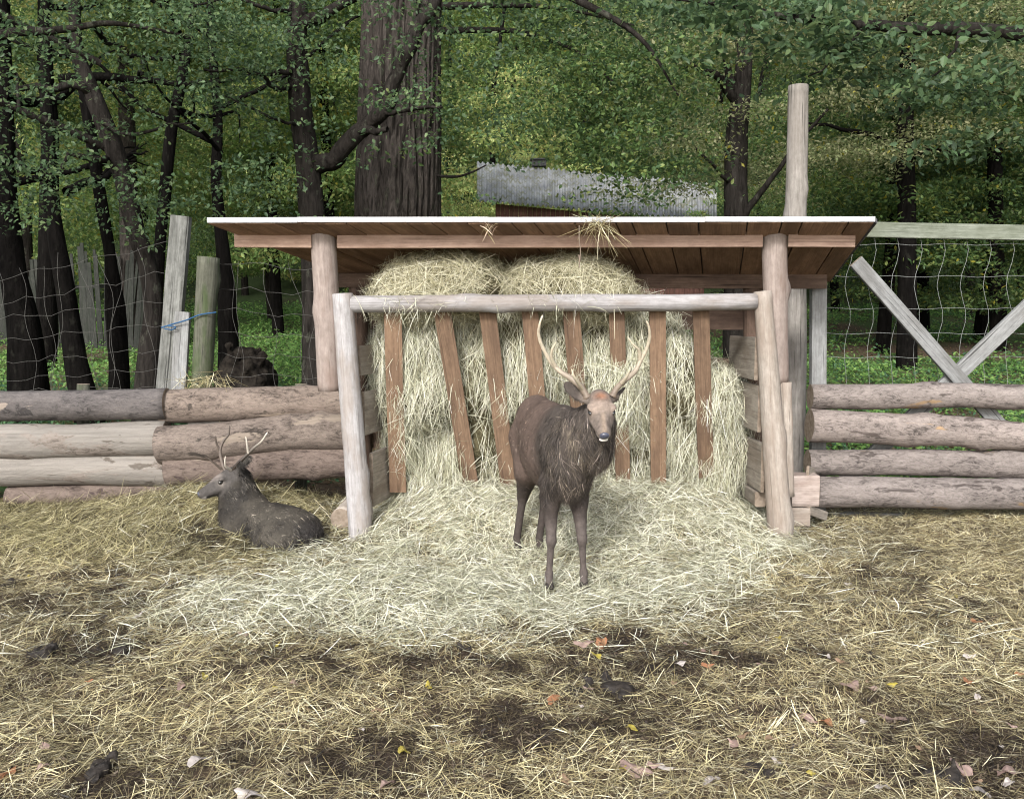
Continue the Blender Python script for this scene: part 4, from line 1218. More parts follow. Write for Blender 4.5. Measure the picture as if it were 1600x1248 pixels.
# ------------------------------------------------------------------ trees
LEAF = {
 'dark': np.array([(0.075, 0.130, 0.045), (0.095, 0.160, 0.052), (0.060, 0.110, 0.045), (0.125, 0.190, 0.058), (0.165, 0.205, 0.060)]),
 'blue': np.array([(0.075, 0.130, 0.060), (0.095, 0.155, 0.068), (0.060, 0.105, 0.052), (0.125, 0.180, 0.075)]),
 'mid': np.array([(0.16, 0.25, 0.080), (0.19, 0.29, 0.090), (0.13, 0.205, 0.062), (0.25, 0.33, 0.11), (0.30, 0.33, 0.11)]),
 'tan': np.array([(0.25, 0.27, 0.135), (0.20, 0.23, 0.105), (0.30, 0.30, 0.165), (0.155, 0.195, 0.085)]),
 'yellow': np.array([(0.38, 0.44, 0.16), (0.29, 0.38, 0.13), (0.47, 0.50, 0.21), (0.21, 0.31, 0.10), (0.46, 0.42, 0.16)]),  # yellowing leaves, with sunlit and backlit brightness put into the colour
 'green': np.array([(0.115, 0.225, 0.060), (0.145, 0.265, 0.072), (0.09, 0.18, 0.052), (0.19, 0.30, 0.085)]),
 'nettle': np.array([(0.065, 0.140, 0.072), (0.085, 0.175, 0.085), (0.050, 0.115, 0.058), (0.10, 0.20, 0.09)]),
}
def leaf_mesh(name, P, N, size, C, fold=True):
    """pointed leaves: 6 corners, two quads folded along the midrib"""
    n = len(P)
    D = rng.normal(0, 1, (n, 3)); D[:, 2] -= .5; D = norm(D - N * (D * N).sum(1, keepdims=True))
    S = np.cross(N, D)
    a = size[:, None]
    p0 = P; p3 = P + D * a
    l1, l2 = P + D * a * .3 + S * a * .27 + N * a * .07, P + D * a * .68 + S * a * .20 + N * a * .05
    r1, r2 = P + D * a * .3 - S * a * .27 + N * a * .07, P + D * a * .68 - S * a * .20 + N * a * .05
    if fold:
        V = np.stack([p0, l1, l2, p3, r2, r1], 1).reshape(-1, 3)
        b = np.arange(n)[:, None] * 6
        Q = np.concatenate([b + [0, 1, 2, 3], b + [0, 3, 4, 5]])
        return quad_mesh(name, V, Q, np.repeat(C, 6, axis=0))
    V = np.stack([p0, (l1 + l2) / 2, p3, (r1 + r2) / 2], 1).reshape(-1, 3)
    b = np.arange(n)[:, None] * 4
    return quad_mesh(name, V, b + [0, 1, 2, 3], np.repeat(C, 4, axis=0))

def crown_mesh(name, pal, nclump, nleaf, rx, rz, size, seed, layer=.28, spray=(.55, 1.1), hollow=.35):
    """unit-size crown made of flattened leafy sprays with gaps between them"""
    g = np.random.default_rng(seed)
    c = norm(g.normal(0, 1, (nclump, 3))) * (g.uniform(hollow ** 3, 1, nclump) ** (1 / 3))[:, None]
    c = c * np.array([rx, rx, rz])
    k = g.integers(0, nclump, nleaf)
    sr = g.uniform(*spray, nclump)
    out = norm(c * np.array([1, 1, .15]) + 1e-6)
    d = norm(g.normal(0, 1, (nleaf, 3))) * (g.random(nleaf) ** .45)[:, None]
    along = (d * out[k]).sum(1, keepdims=True)
    P = d + out[k] * along * .5
    P = P * np.array([1, 1, layer]) * sr[k][:, None]
    P[:, 2] -= .16 * (P[:, 0] ** 2 + P[:, 1] ** 2)                # sprays droop at the tips
    P = P + c[k]
    N = norm(g.normal(0, .65, (nleaf, 3)) + np.array([0, 0, .8]))
    palc = LEAF[pal]
    C = palc[g.integers(0, len(palc), nleaf)] * g.uniform(.8, 1.2, (nleaf, 1)) * g.uniform(.75, 1.3, (nclump, 1))[k]
    yel = g.random(nleaf) < .02
    C = np.where(yel[:, None], np.array([.30, .27, .04]), C)
    return leaf_mesh(name, P, N, g.uniform(.7, 1.25, nleaf) * size, C, False)

CR = {
 'dark_a': crown_mesh('crown', 'dark', 55, 20000, 3.2, 3.4, .10, 1),
 'dark_b': crown_mesh('crown', 'dark', 48, 18000, 2.6, 3.0, .11, 2),
 'blue_a': crown_mesh('crown', 'blue', 50, 13000, 3.0, 3.0, .11, 3),
 'mid_a': crown_mesh('crown', 'mid', 55, 18000, 3.4, 3.6, .12, 4),
 'mid_b': crown_mesh('crown', 'mid', 55, 17000, 3.0, 3.8, .12, 5),
 'tan_a': crown_mesh('crown', 'tan', 70, 30000, 2.8, 3.0, .08, 6),
 'yel_a': crown_mesh('crown', 'yellow', 50, 17000, 3.2, 3.4, .13, 7),
}
for me in CR.values(): me.materials.append(M_leaf)

def trunk_part(root, path, radii, mat, branches=(), seed=0, n=14, per=8, rough=.10):
    qb = QB()
    P = catmull(path, per); rad = np.interp(np.linspace(0, 1, len(P)), np.linspace(0, 1, len(radii)), radii)
    qb.tube(P, rad, n, rough=rough, seed=seed, freq=2.5)
    for pts, ra, rb_ in branches:
        Pb = catmull(pts, 6); m_ = len(Pb)
        Pb = Pb + np.stack([fbm(np.arange(m_) * .35, seed, 1.0, 2, seed), fbm(np.arange(m_) * .35, seed, 7.0, 2, seed + 1), fbm(np.arange(m_) * .35, seed, 13.0, 2, seed + 2)], 1) * .05 * np.minimum(np.arange(m_) / 4, 1)[:, None]
        qb.tube(Pb, np.linspace(ra, rb_, m_), 7, rough=.12, seed=seed + 3, freq=4)
    return world_part('trunk', qb.mesh('trunk', True), mat, root)

def auto_branches(base, top, nb_, Lr, r, seed, zmin=0, up=.25):
    g = random.Random(seed); out = []
    b0, b1 = Vector(base), Vector(top)
    for k in range(nb_):
        t = g.uniform(.25, .95); p = b0.lerp(b1, t)
        if p.z < zmin: continue
        a = g.uniform(0, 6.28); L = g.uniform(*Lr)
        d = Vector((math.cos(a), math.sin(a), g.uniform(-.05, up * 2)))
        q = p + d * L * .4; q2 = p + d * L * .75 + Vector((0, 0, g.uniform(-.1, .35) * L * .4)); q3 = p + d * L + Vector((g.uniform(-.3, .3), g.uniform(-.3, .3), g.uniform(-.3, .2)))
        out.append(([p, q, q2, q3], r * g.uniform(.18, .34), .008))
        s1 = q2 + Vector((g.uniform(-1, 1), g.uniform(-1, 1), g.uniform(-.2, .5))) * L * .35
        out.append(([q, (q + s1) / 2 + Vector((0, 0, .08)), s1], r * .12, .006))
    return out

def crown(root, kind, loc, scale=(1, 1, 1), rot=0.0):
    o = bpy.data.objects.new('crown', CR[kind]); COL.objects.link(o)
    o.parent = root; o.location = Vector(loc) - rootloc(root); o.scale = scale; o.rotation_euler = (0, 0, rot)
    o['kind'] = 'stuff'
    return o

def tree(name, label, path, radii, mat, crowns, branches=(), group=None, seed=0, ab=4, n=12, cat='tree', bl=(1.2, 2.8), zmin=2.2):
    base = Vector(path[0]); gz = float(H(base.x, base.y))
    if base.z > gz - .05: path = [Vector((base.x, base.y, gz - .15))] + list(path[1:] if base.z < gz + .3 else path)
    root = empty(name, (base.x, base.y, gz)); tag(root, label, cat, group)
    br = list(branches) + auto_branches(path[1], path[-1], ab, bl, radii[0], seed, zmin)
    trunk_part(root, path, radii, mat, br, seed, n)
    for (kind, loc, sc_, rt) in crowns: crown(root, kind, loc, sc_, rt)
    return root
def g3(px, Y): 
    x = (px - 800) / FPX * Y
    return Vector((x, Y, float(H(x, Y)) - .1))
def top(px, z, Y): return Vector(((px - 800) / FPX * Y, Y, z))

# the big ridged trunk behind the feeder
oak = empty('oak_tree', (at(620, 600, 11.8).x, 11.8, float(H(-1.5, 11.8))))
tag(oak, 'huge deeply ridged trunk rising right behind the feeder roof', 'tree')
cxs, cys = at(621, 400, 11.8), at(628, 0, 11.8)
nr, ns = 150, 132
zz = np.linspace(float(H(-1.5, 11.8)) - .2, 11.0, nr); aa = np.linspace(0, 2 * math.pi, ns, endpoint=False)
ZZ, AA = np.meshgrid(zz, aa, indexing='ij')
tt = (ZZ - cxs.z) / (cys.z - cxs.z)
CX = cxs.x + (cys.x - cxs.x) * tt
rad = .53 - .020 * (ZZ - 2.0) + .22 * np.exp(-(ZZ - .3) / .5)
warp = .35 * vnoise(np.cos(AA) * 3, np.sin(AA) * 3, ZZ * .9, 4)
rid = np.abs(vnoise(np.cos(AA) * 13 + warp, np.sin(AA) * 13 + warp, ZZ * .9, 9)) + .5 * np.abs(vnoise(np.cos(AA) * 20, np.sin(AA) * 20, ZZ * 2.2, 10))
rad = rad * (1 + .03 * fbm(np.cos(AA), np.sin(AA), ZZ * .6, 2, 3)) + .13 * np.minimum(rid, .6) - .03
V = np.stack([CX + np.cos(AA) * rad, 11.8 + np.sin(AA) * rad, ZZ], -1).reshape(-1, 3)
i, j = np.meshgrid(np.arange(nr - 1), np.arange(ns), indexing='ij'); j2 = (j + 1) % ns
Q = np.stack([i * ns + j, i * ns + j2, (i + 1) * ns + j2, (i + 1) * ns + j], -1).reshape(-1, 4)
rc = np.clip(rid / .6, 0, 1).reshape(-1)
world_part('trunk', quad_mesh('trunk', V, Q, None, False), M_barkoak, oak)
qb = QB()
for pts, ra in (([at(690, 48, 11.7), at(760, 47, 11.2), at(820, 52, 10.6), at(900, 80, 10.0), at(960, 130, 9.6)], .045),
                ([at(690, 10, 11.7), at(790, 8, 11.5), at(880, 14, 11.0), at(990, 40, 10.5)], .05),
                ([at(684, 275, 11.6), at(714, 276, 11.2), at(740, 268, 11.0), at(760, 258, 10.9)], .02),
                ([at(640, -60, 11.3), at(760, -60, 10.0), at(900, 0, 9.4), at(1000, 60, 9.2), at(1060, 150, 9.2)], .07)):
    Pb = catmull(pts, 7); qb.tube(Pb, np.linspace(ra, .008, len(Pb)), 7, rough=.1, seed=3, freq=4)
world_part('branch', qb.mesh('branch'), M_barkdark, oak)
crown(oak, 'dark_a', (-1.0, 14.4, 15), (1.6, 1.5, 1.0), .3)

def spray_leaves(root, pts_list, n, pal, size, spread, seed, name='foliage', fold=True, droop=.25):
    """leaves hung along given twig lines"""
    g = np.random.default_rng(seed); Ps = []
    for pts, wgt in pts_list:
        P = catmull(pts, 10); m_ = int(n * wgt)
        Ps.append(P[g.integers(len(P) // 4, len(P), m_)])
    P = np.concatenate(Ps); n = len(P)
    off = g.normal(0, 1, (n, 3)) * np.array(spread)
    # leaves sit in small flat sprays along each bough, with gaps between the sprays
    nc = max(24, n // 42); base = P[g.integers(0, n, nc)] + g.normal(0, 1, (nc, 3)) * np.array(spread)
    ci = g.integers(0, nc, n); dr = norm(g.normal(0, 1, (nc, 3)) * np.array([1, 1, .2]))
    u_ = g.uniform(-1, 1, (n, 1)) * .30
    P = base[ci] + dr[ci] * u_ + g.normal(0, 1, (n, 3)) * np.array([.10, .10, .035]) - np.array([0, 0, .5]) * u_ ** 2
    P[:, 2] -= droop * np.abs(g.normal(0, 1, n)) * .12
    N = norm(g.normal(0, .6, (n, 3)) + np.array([0, -.3, .8]))
    palc = LEAF[pal]
    C = palc[g.integers(0, len(palc), n)] * g.uniform(.75, 1.25, (n, 1)) * g.uniform(.7, 1.25, (nc, 1))[ci]
    o = world_part(name, leaf_mesh(name, P, N, g.uniform(.7, 1.3, n) * size, C, fold), M_leaf, root)
    return tag(o, kind='stuff')
# oak boughs hanging right of the trunk, in front of the shed
spray_leaves(oak, [([at(760, 40, 10.8), at(860, 90, 10.2), at(930, 150, 9.8), at(985, 205, 9.6), at(1010, 260, 9.6)], .30),
                   ([at(850, 40, 10.6), at(900, 110, 10.2), at(905, 170, 10.1), at(940, 215, 10.0)], .20),
                   ([at(900, 20, 10.4), at(1000, 90, 10.0), at(1050, 160, 9.8)], .22),
                   ([at(690, 60, 11.0), at(730, 110, 10.9), at(725, 200, 10.9)], .07),
                   ([at(940, 200, 9.8), at(1000, 270, 9.6), at(1060, 290, 9.4)], .05)], 14000, 'dark', .056, (.38, .5, .26), 5)
spray_leaves(oak, [([at(700, -20, 11.2), at(900, -30, 10.6), at(1100, 0, 10.2)], .9)], 5500, 'blue', .07, (.6, .6, .4), 6)

# forked tree left of the oak
ft = empty('forked_tree', (at(492, 600, 10.2).x, 10.2, float(H(-2.2, 10.2))))
tag(ft, 'dark forked tree with a crooked bough rising behind the left roof end', 'tree')
trunk_part(ft, [g3(497, 10.2), at(494, 480, 10.2), at(488, 340, 10.2), at(480, 250, 10.2), at(468, 150, 10.2), at(464, 60, 10.2), at(466, 0, 10.2), at(462, -160, 10.2), at(470, -320, 10.2)],
           [.20, .16, .145, .135, .125, .115, .10, .08, .05], M_barkdark,
           [([at(484, 262, 10.2), at(520, 248, 10.1), at(552, 215, 10.0), at(585, 185, 9.9), at(612, 150, 9.85), at(630, 95, 9.8), at(655, 45, 9.8), at(682, 0, 9.8), at(700, -80, 9.8)], .105, .06),
            ([at(585, 185, 9.9), at(610, 175, 9.8), at(660, 172, 9.6), at(690, 168, 9.5)], .035, .012),
            ([at(560, 205, 9.95), at(585, 205, 9.8), at(602, 206, 9.7)], .05, .03),
            ([at(466, 42, 10.2), at(500, 25, 10.1), at(535, 8, 10.0), at(580, -20, 9.9)], .07, .04),
            ([at(462, 115, 10.2), at(440, 112, 10.0), at(405, 120, 9.9), at(370, 108, 9.8), at(320, 108, 9.6)], .035, .012),
            ([at(462, 135, 10.2), at(430, 138, 9.9), at(410, 125, 9.7)], .04, .02),
            ([at(470, 200, 10.2), at(440, 190, 9.9), at(400, 178, 9.7), at(350, 150, 9.5)], .022, .008),
            ([at(462, 20, 10.2), at(420, 15, 9.9), at(360, 0, 9.7), at(300, 10, 9.5)], .03, .01)], 21, 16, 8, .10)
spray_leaves(ft, [([at(460, 110, 10), at(400, 110, 9.8), at(320, 105, 9.6)], .2), ([at(468, 10, 10), at(400, 30, 9.8), at(300, 20, 9.5)], .25),
                  ([at(600, 180, 9.8), at(680, 172, 9.5), at(700, 230, 9.5)], .10), ([at(470, 210, 10), at(420, 260, 9.8), at(380, 300, 9.8)], .2),
                  ([at(560, 100, 9.9), at(600, 60, 9.8), at(640, 10, 9.8)], .12)], 8000, 'blue', .056, (.45, .4, .25), 8)
crown(ft, 'dark_b', (-2.6, 13.0, 13), (1, 1, .9), 1.0)

# left trunks
T = tree
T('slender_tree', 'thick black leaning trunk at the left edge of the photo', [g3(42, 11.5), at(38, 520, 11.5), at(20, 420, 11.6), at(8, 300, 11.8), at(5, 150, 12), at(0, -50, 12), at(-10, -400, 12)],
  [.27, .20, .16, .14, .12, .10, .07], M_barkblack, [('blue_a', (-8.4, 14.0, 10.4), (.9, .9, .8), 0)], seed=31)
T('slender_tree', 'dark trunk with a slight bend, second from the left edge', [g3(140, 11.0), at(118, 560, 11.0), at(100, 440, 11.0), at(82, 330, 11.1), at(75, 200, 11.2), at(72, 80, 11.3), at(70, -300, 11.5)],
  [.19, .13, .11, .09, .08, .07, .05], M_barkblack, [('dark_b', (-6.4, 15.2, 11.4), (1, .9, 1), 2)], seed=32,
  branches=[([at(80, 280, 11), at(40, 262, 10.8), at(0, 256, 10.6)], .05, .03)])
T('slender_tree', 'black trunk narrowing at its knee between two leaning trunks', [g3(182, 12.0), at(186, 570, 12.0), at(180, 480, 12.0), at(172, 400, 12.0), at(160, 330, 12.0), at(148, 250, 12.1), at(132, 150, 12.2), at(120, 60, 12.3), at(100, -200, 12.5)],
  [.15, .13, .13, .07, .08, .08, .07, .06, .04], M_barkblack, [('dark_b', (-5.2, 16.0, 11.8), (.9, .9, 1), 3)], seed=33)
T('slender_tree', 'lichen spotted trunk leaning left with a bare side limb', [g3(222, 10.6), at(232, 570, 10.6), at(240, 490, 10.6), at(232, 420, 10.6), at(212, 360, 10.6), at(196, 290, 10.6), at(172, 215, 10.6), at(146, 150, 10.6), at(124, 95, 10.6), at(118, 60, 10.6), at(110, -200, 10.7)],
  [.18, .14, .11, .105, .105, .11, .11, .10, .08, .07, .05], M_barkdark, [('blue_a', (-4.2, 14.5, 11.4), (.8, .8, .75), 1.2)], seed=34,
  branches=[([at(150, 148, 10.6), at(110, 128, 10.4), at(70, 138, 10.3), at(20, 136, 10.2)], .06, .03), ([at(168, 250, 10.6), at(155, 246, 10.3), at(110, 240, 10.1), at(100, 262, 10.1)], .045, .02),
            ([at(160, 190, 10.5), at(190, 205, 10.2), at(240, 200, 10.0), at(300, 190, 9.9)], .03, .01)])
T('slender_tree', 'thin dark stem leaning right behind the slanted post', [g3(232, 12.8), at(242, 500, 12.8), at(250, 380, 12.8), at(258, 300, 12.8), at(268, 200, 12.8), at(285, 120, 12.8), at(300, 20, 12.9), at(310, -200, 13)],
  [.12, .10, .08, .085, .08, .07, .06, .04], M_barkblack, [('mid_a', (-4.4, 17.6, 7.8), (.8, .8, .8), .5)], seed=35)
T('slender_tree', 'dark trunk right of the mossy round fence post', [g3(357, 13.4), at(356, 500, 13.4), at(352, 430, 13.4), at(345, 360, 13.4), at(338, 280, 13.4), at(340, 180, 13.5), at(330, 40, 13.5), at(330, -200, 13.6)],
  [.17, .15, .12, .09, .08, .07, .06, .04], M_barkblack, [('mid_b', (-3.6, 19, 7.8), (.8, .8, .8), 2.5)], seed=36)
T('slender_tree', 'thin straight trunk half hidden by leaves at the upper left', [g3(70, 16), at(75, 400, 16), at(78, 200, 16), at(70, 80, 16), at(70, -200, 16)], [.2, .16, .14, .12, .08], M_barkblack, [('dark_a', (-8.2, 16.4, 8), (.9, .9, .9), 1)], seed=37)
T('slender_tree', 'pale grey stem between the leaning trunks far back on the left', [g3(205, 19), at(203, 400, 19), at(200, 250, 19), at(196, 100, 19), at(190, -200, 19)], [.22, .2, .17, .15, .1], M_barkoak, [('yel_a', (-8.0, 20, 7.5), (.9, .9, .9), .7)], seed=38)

# right trees
T('lime_tree', 'spreading tree with pale drooping leaves beside the tall pole', [g3(1152, 15.0), at(1151, 400, 15.0), at(1150, 300, 15.0), at(1152, 200, 15.0), at(1162, 110, 15.0), at(1165, 0, 15.0), at(1170, -250, 15.2)],
  [.24, .21, .20, .18, .14, .12, .08], M_barkdark, [('tan_a', (3.7, 15.2, 6.0), (1.0, .9, .9), 0.4)], seed=41, ab=4,
  branches=[([at(1155, 165, 15), at(1130, 125, 14.7), at(1095, 108, 14.4), at(1050, 105, 14.1)], .09, .03), ([at(1152, 150, 15), at(1138, 100, 14.8), at(1122, 60, 14.7)], .08, .03),
            ([at(1150, 290, 15), at(1120, 262, 14.6), at(1080, 225, 14.3)], .04, .015), ([at(1152, 350, 15), at(1185, 310, 14.7), at(1225, 250, 14.3), at(1290, 170, 14.0)], .07, .02)])
T('lime_tree', 'tree with tan tinged layered leaves at the right behind the gate', [g3(1418, 16), at(1417, 350, 16), at(1414, 200, 16), at(1418, 100, 16), at(1420, -200, 16)],
  [.18, .155, .14, .12, .1], M_barkblack, [('tan_a', (6.8, 15.2, 5.9), (.95, .9, .75), 2.0)], seed=42,
  branches=[([at(1414, 240, 16), at(1375, 215, 15.6), at(1310, 200, 15.2), at(1260, 190, 15)], .06, .02), ([at(1414, 260, 16), at(1450, 235, 15.4), at(1500, 240, 15)], .05, .02)])
T('dark_tree', 'added dense dark evergreen for the deep shade at the right edge of the photo', [g3(1560, 18), at(1555, 300, 18), at(1555, 100, 18), at(1560, -200, 18)], [.16, .14, .12, .1], M_barkblack,  # tree added to give the dark under-canopy here
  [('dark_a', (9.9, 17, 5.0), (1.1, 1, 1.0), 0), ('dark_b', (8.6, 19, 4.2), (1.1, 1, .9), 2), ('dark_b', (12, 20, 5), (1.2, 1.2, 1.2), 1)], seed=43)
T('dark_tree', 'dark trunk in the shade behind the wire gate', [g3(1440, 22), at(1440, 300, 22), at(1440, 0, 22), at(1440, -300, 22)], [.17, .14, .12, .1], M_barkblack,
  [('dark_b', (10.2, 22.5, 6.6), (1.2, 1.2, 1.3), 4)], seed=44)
# tree standing outside the frame on the right whose bough hangs into view
ob = empty('overhanging_tree', (8.2, 9.6, float(H(8.2, 9.6))))
tag(ob, 'tree at the right whose large drooping leaves hang across the top', 'tree')
trunk_part(ob, [g3(2000, 9.6), Vector((8.3, 9.6, 3)), Vector((8.1, 9.5, 6)), Vector((8.0, 9.4, 10))], [.3, .24, .2, .1], M_barkdark,
           [([Vector((8.2, 9.6, 5.2)), at(1700, 40, 8.9), at(1500, 45, 8.6), at(1350, 40, 8.4), at(1200, 20, 8.3), at(1050, 0, 8.2)], .10, .01),
            ([at(1500, 45, 8.6), at(1480, 90, 8.4), at(1440, 130, 8.2)], .02, .006), ([at(1350, 40, 8.4), at(1300, 90, 8.3), at(1262, 120, 8.2)], .02, .006)], 5)
spray_leaves(ob, [([at(1760, 30, 8.9), at(1560, 95, 8.6), at(1430, 130, 8.3)], .30), ([at(1500, 40, 8.6), at(1350, 55, 8.4), at(1225, 75, 8.2)], .26),
                  ([at(1700, 60, 8.6), at(1580, 170, 8.4), at(1520, 190, 8.3)], .12), ([at(1400, -10, 8.4), at(1220, 10, 8.3), at(1090, 5, 8.1)], .24), ([at(1100, 0, 8.1), at(1090, 12, 8.1)], .03)],
             4800, 'blue', .080, (.30, .35, .17), 12, droop=.4)
crown(ob, 'dark_a', (9.8, 12.8, 11), (1.0, 1, .9), 0)
# tree outside the frame on the left, foliage hanging in the top left corner
ol = empty('overhanging_tree', (-7.2, 9.2, float(H(-7.2, 9.2))))
tag(ol, 'leafy tree whose bluish boughs fill the upper left corner', 'tree')
trunk_part(ol, [Vector((-7.3, 9.2, -.1)), Vector((-7.2, 9.2, 3)), Vector((-7.0, 9.1, 6)), Vector((-6.9, 9.0, 10))], [.25, .2, .16, .1], M_barkdark,
           [([Vector((-7.2, 9.2, 4.2)), at(-60, 60, 9.0), at(60, 50, 8.9), at(180, 40, 8.8), at(300, 60, 8.8)], .07, .01)], 6)
spray_leaves(ol, [([at(-120, 60, 9), at(60, 40, 8.9), at(230, 50, 8.8), at(330, 40, 8.8)], .45), ([at(-120, 200, 9), at(0, 180, 9), at(120, 110, 9)], .2),
                  ([at(-100, 330, 9.4), at(40, 310, 9.4), at(160, 290, 9.4), at(230, 300, 9.4)], .25)], 7000, 'blue', .052, (.50, .45, .32), 13)
crown(ol, 'dark_a', (-9.5, 12.4, 11), (1.0, 1, .9), 1)

# trees deeper in the wood
kinds = ['mid_a', 'yel_a', 'mid_b', 'dark_a', 'yel_a', 'blue_a', 'mid_b']
far_specs = []
g = random.Random(5)
for Yt, n_, zc in ((20, 6, 5.6), (27, 9, 5.6), (35, 11, 5.8), (44, 13, 7), (56, 15, 8)):
    for k in range(n_):
        px = -150 + (k + g.uniform(.1, .9)) * 1900 / n_
        if Yt < 32 and 700 < px < 1150: continue
        far_specs.append((px, Yt + g.uniform(-2.5, 2.5), zc + g.uniform(-.8, 1.2)))
ZONES = [(0, 'beyond the left edge of the photo'), (80, 'above the far left log ends'), (170, 'over the old picket fence'), (260, 'left of the slanted post'), (340, 'over the mossy round post'), (440, 'left of the forked tree'),
         (550, 'between forked tree and huge trunk'), (690, 'behind the huge ridged trunk'), (800, 'just right of the huge trunk'), (920, 'over the left shed roof'), (1040, 'over the right shed roof'), (1160, 'behind the lime tree by the pole'),
         (1280, 'behind the tall grey pole'), (1400, 'right of the tall grey pole'), (1520, 'over the crossed gate braces'), (1640, 'at the right edge of the photo'), (9999, 'beyond the right edge of the photo')]
ROWS = ['first in the wood', 'in the wood, second row,', 'midway up the wood', 'far back in the wood', 'farthest up the slope']
used_labels = set()
for q, (px, Yt, zc) in enumerate(far_specs):
    x = (px - 800) / FPX * Yt; gz = float(H(x, Yt))
    sc_ = 1.0 + (Yt - 20) * .016
    zone = next(z for lim, z in ZONES if px < lim)
    row = ROWS[min(4, sum(Yt > q_ for q_ in (23.5, 31, 39.5, 50)))]
    for _ in range(30):
        kd = g.choice(kinds) if px < 1150 or Yt > 40 else g.choice(['dark_a', 'dark_b', 'mid_b', 'tan_a', 'blue_a'])
        lab = {'y': 'yellowing sunlit-tinted', 'm': 'mid green', 'd': 'dark green', 'b': 'bluish green', 't': 'tan tinged'}[kd[0]] + ' tree ' + row + ' ' + zone
        if lab not in used_labels: break
    used_labels.add(lab)
    root = empty('woodland_tree', (x, Yt, gz)); tag(root, lab, 'tree', 'trees deeper in the wood')
    trunk_part(root, [Vector((x, Yt, gz - .2)), Vector((x + g.uniform(-.2, .2), Yt, gz + 3)), Vector((x + g.uniform(-.4, .4), Yt, gz + 7)), Vector((x + g.uniform(-.5, .5), Yt, gz + 11))],
               [.15, .12, .10, .06], g.choice([M_barkdark, M_barkblack, M_barkblack]), (), q, 8, 3)
    crown(root, kd, (x, Yt, gz + zc - 1.2), (sc_, sc_, sc_ * 1.05), g.uniform(0, 6))
    if Yt > 40: crown(root, kd, (x + .5, Yt + .4, gz + zc + 4.8), (sc_, sc_, sc_ * .9), g.uniform(0, 6))

# yellowing bushes by the shed
for lab, px, Yt, kd, sc_ in (('yellowing bush left of the corrugated roof', 738, 21.5, 'yel_a', .24), ('low green bush behind the left roof end, by the shed', 700, 17.0, 'mid_b', .20),
                        ('orange tinged bush above the shed ridge', 800, 30, 'yel_a', .62), ('grey green bush right of the shed', 1150, 22, 'mid_a', .4)):
    x = (px - 800) / FPX * Yt; gz = float(H(x, Yt))
    root = empty('bush', (x, Yt, gz)); tag(root, lab, 'bush')
    trunk_part(root, [Vector((x, Yt, gz - .1)), Vector((x + .1, Yt, gz + 1)), Vector((x, Yt, gz + 2.2))], [.06, .05, .02], M_barkdark, auto_branches((x, Yt, gz + .3), (x, Yt, gz + 2), 5, (.5, 1.2), .1, px), px, 6, 3)
    crown(root, kd, (x, Yt, gz + sc_ * 5.4), (sc_, sc_, sc_ * 1.1), px)

# far wooded hillside reads as one mass of leaves
n = 90000
Y_ = rng.uniform(46, 130, n); X_ = rng.uniform(-.75, .75, n) * Y_
lump = fbm(X_ * .22, Y_ * .22, 1.0, 3, 90)
Z_ = H(X_, Y_) + rng.random(n) ** .7 * (5 + 3 * lump)
cl = LEAF['mid'][rng.integers(0, 5, n)] * (1 + .5 * lump)[:, None]
cl = np.where((rng.random(n) < .3)[:, None], LEAF['yellow'][rng.integers(0, 5, n)] * .8, cl)
me = leaf_mesh('far_wood', np.stack([X_, Y_, Z_], 1), norm(rng.normal(0, .6, (n, 3)) + np.array([0, -.3, 1])), rng.uniform(.35, .8, n), cl, False)
tag(link('far_wood', me, M_leaf), 'far wooded hillside seen between the crowns', 'wood', kind='stuff')

# ------------------------------------------------------------------ ground cover behind the fences
n = 150000
Y_ = 8.3 + rng.random(n) ** 1.3 * 22; X_ = rng.uniform(-.66, .66, n) * Y_
cov = fbm(X_ * .8, Y_ * .8, 6.0, 3, 61) + .45 * (X_ > 2) * (Y_ < 16) + .35 * sstep(8.5, 10, Y_) - .35 * ((X_ / Y_ > .36) & (np.abs(Y_ - 19) < 6))
keep = rng.random(n) < sstep(-.15, .25, cov)
X_, Y_, cov = X_[keep], Y_[keep], cov[keep]; n = len(X_)
lump = fbm(X_ * 1.8, Y_ * 1.8, 8.0, 2, 63)
bright = sstep(12.5, 15, Y_) * (X_ < -1)
C = LEAF['nettle'][rng.integers(0, 4, n)]
Cb = LEAF['green'][rng.integers(0, 4, n)] * 1.25  # greener plants, open-sky light put into their raised leaf tone
right = X_ > 2
C = np.where(((rng.random(n) < bright) | (right & (rng.random(n) < .75)))[:, None], Cb, C) * rng.uniform(.7, 1.3, (n, 1))
hh = (.06 + .26 * np.clip(lump + .4, 0, 1)) * rng.random(n)
Z_ = H(X_, Y_) + hh
me = leaf_mesh('ground_cover', np.stack([X_, Y_, Z_], 1), norm(rng.normal(0, .5, (n, 3)) + np.array([0, -.2, 1])), rng.uniform(.04, .09, n) * (1 + .03 * (Y_ - 8)), C, False)
tag(link('ground_cover', me, M_leaf), 'nettles and low green plants covering the forest floor', 'ground cover', kind='stuff')
# leaf litter
n = 26000
Y_ = 7.5 + rng.random(n) ** 1.2 * 20; X_ = rng.uniform(-.66, .66, n) * Y_
LC = np.array([(0.20, 0.12, 0.06), (0.14, 0.09, 0.05), (0.28, 0.20, 0.12), (0.10, 0.07, 0.045), (0.30, 0.25, 0.17)])
me = leaf_mesh('leaf_litter', np.stack([X_, Y_, H(X_, Y_) + .015], 1), norm(rng.normal(0, .3, (n, 3)) + np.array([0, 0, 1])), rng.uniform(.04, .08, n), LC[rng.integers(0, 5, n)], False)
tag(link('leaf_litter', me, M_leaf), 'brown fallen leaves scattered over the forest floor', 'leaf litter', kind='stuff')

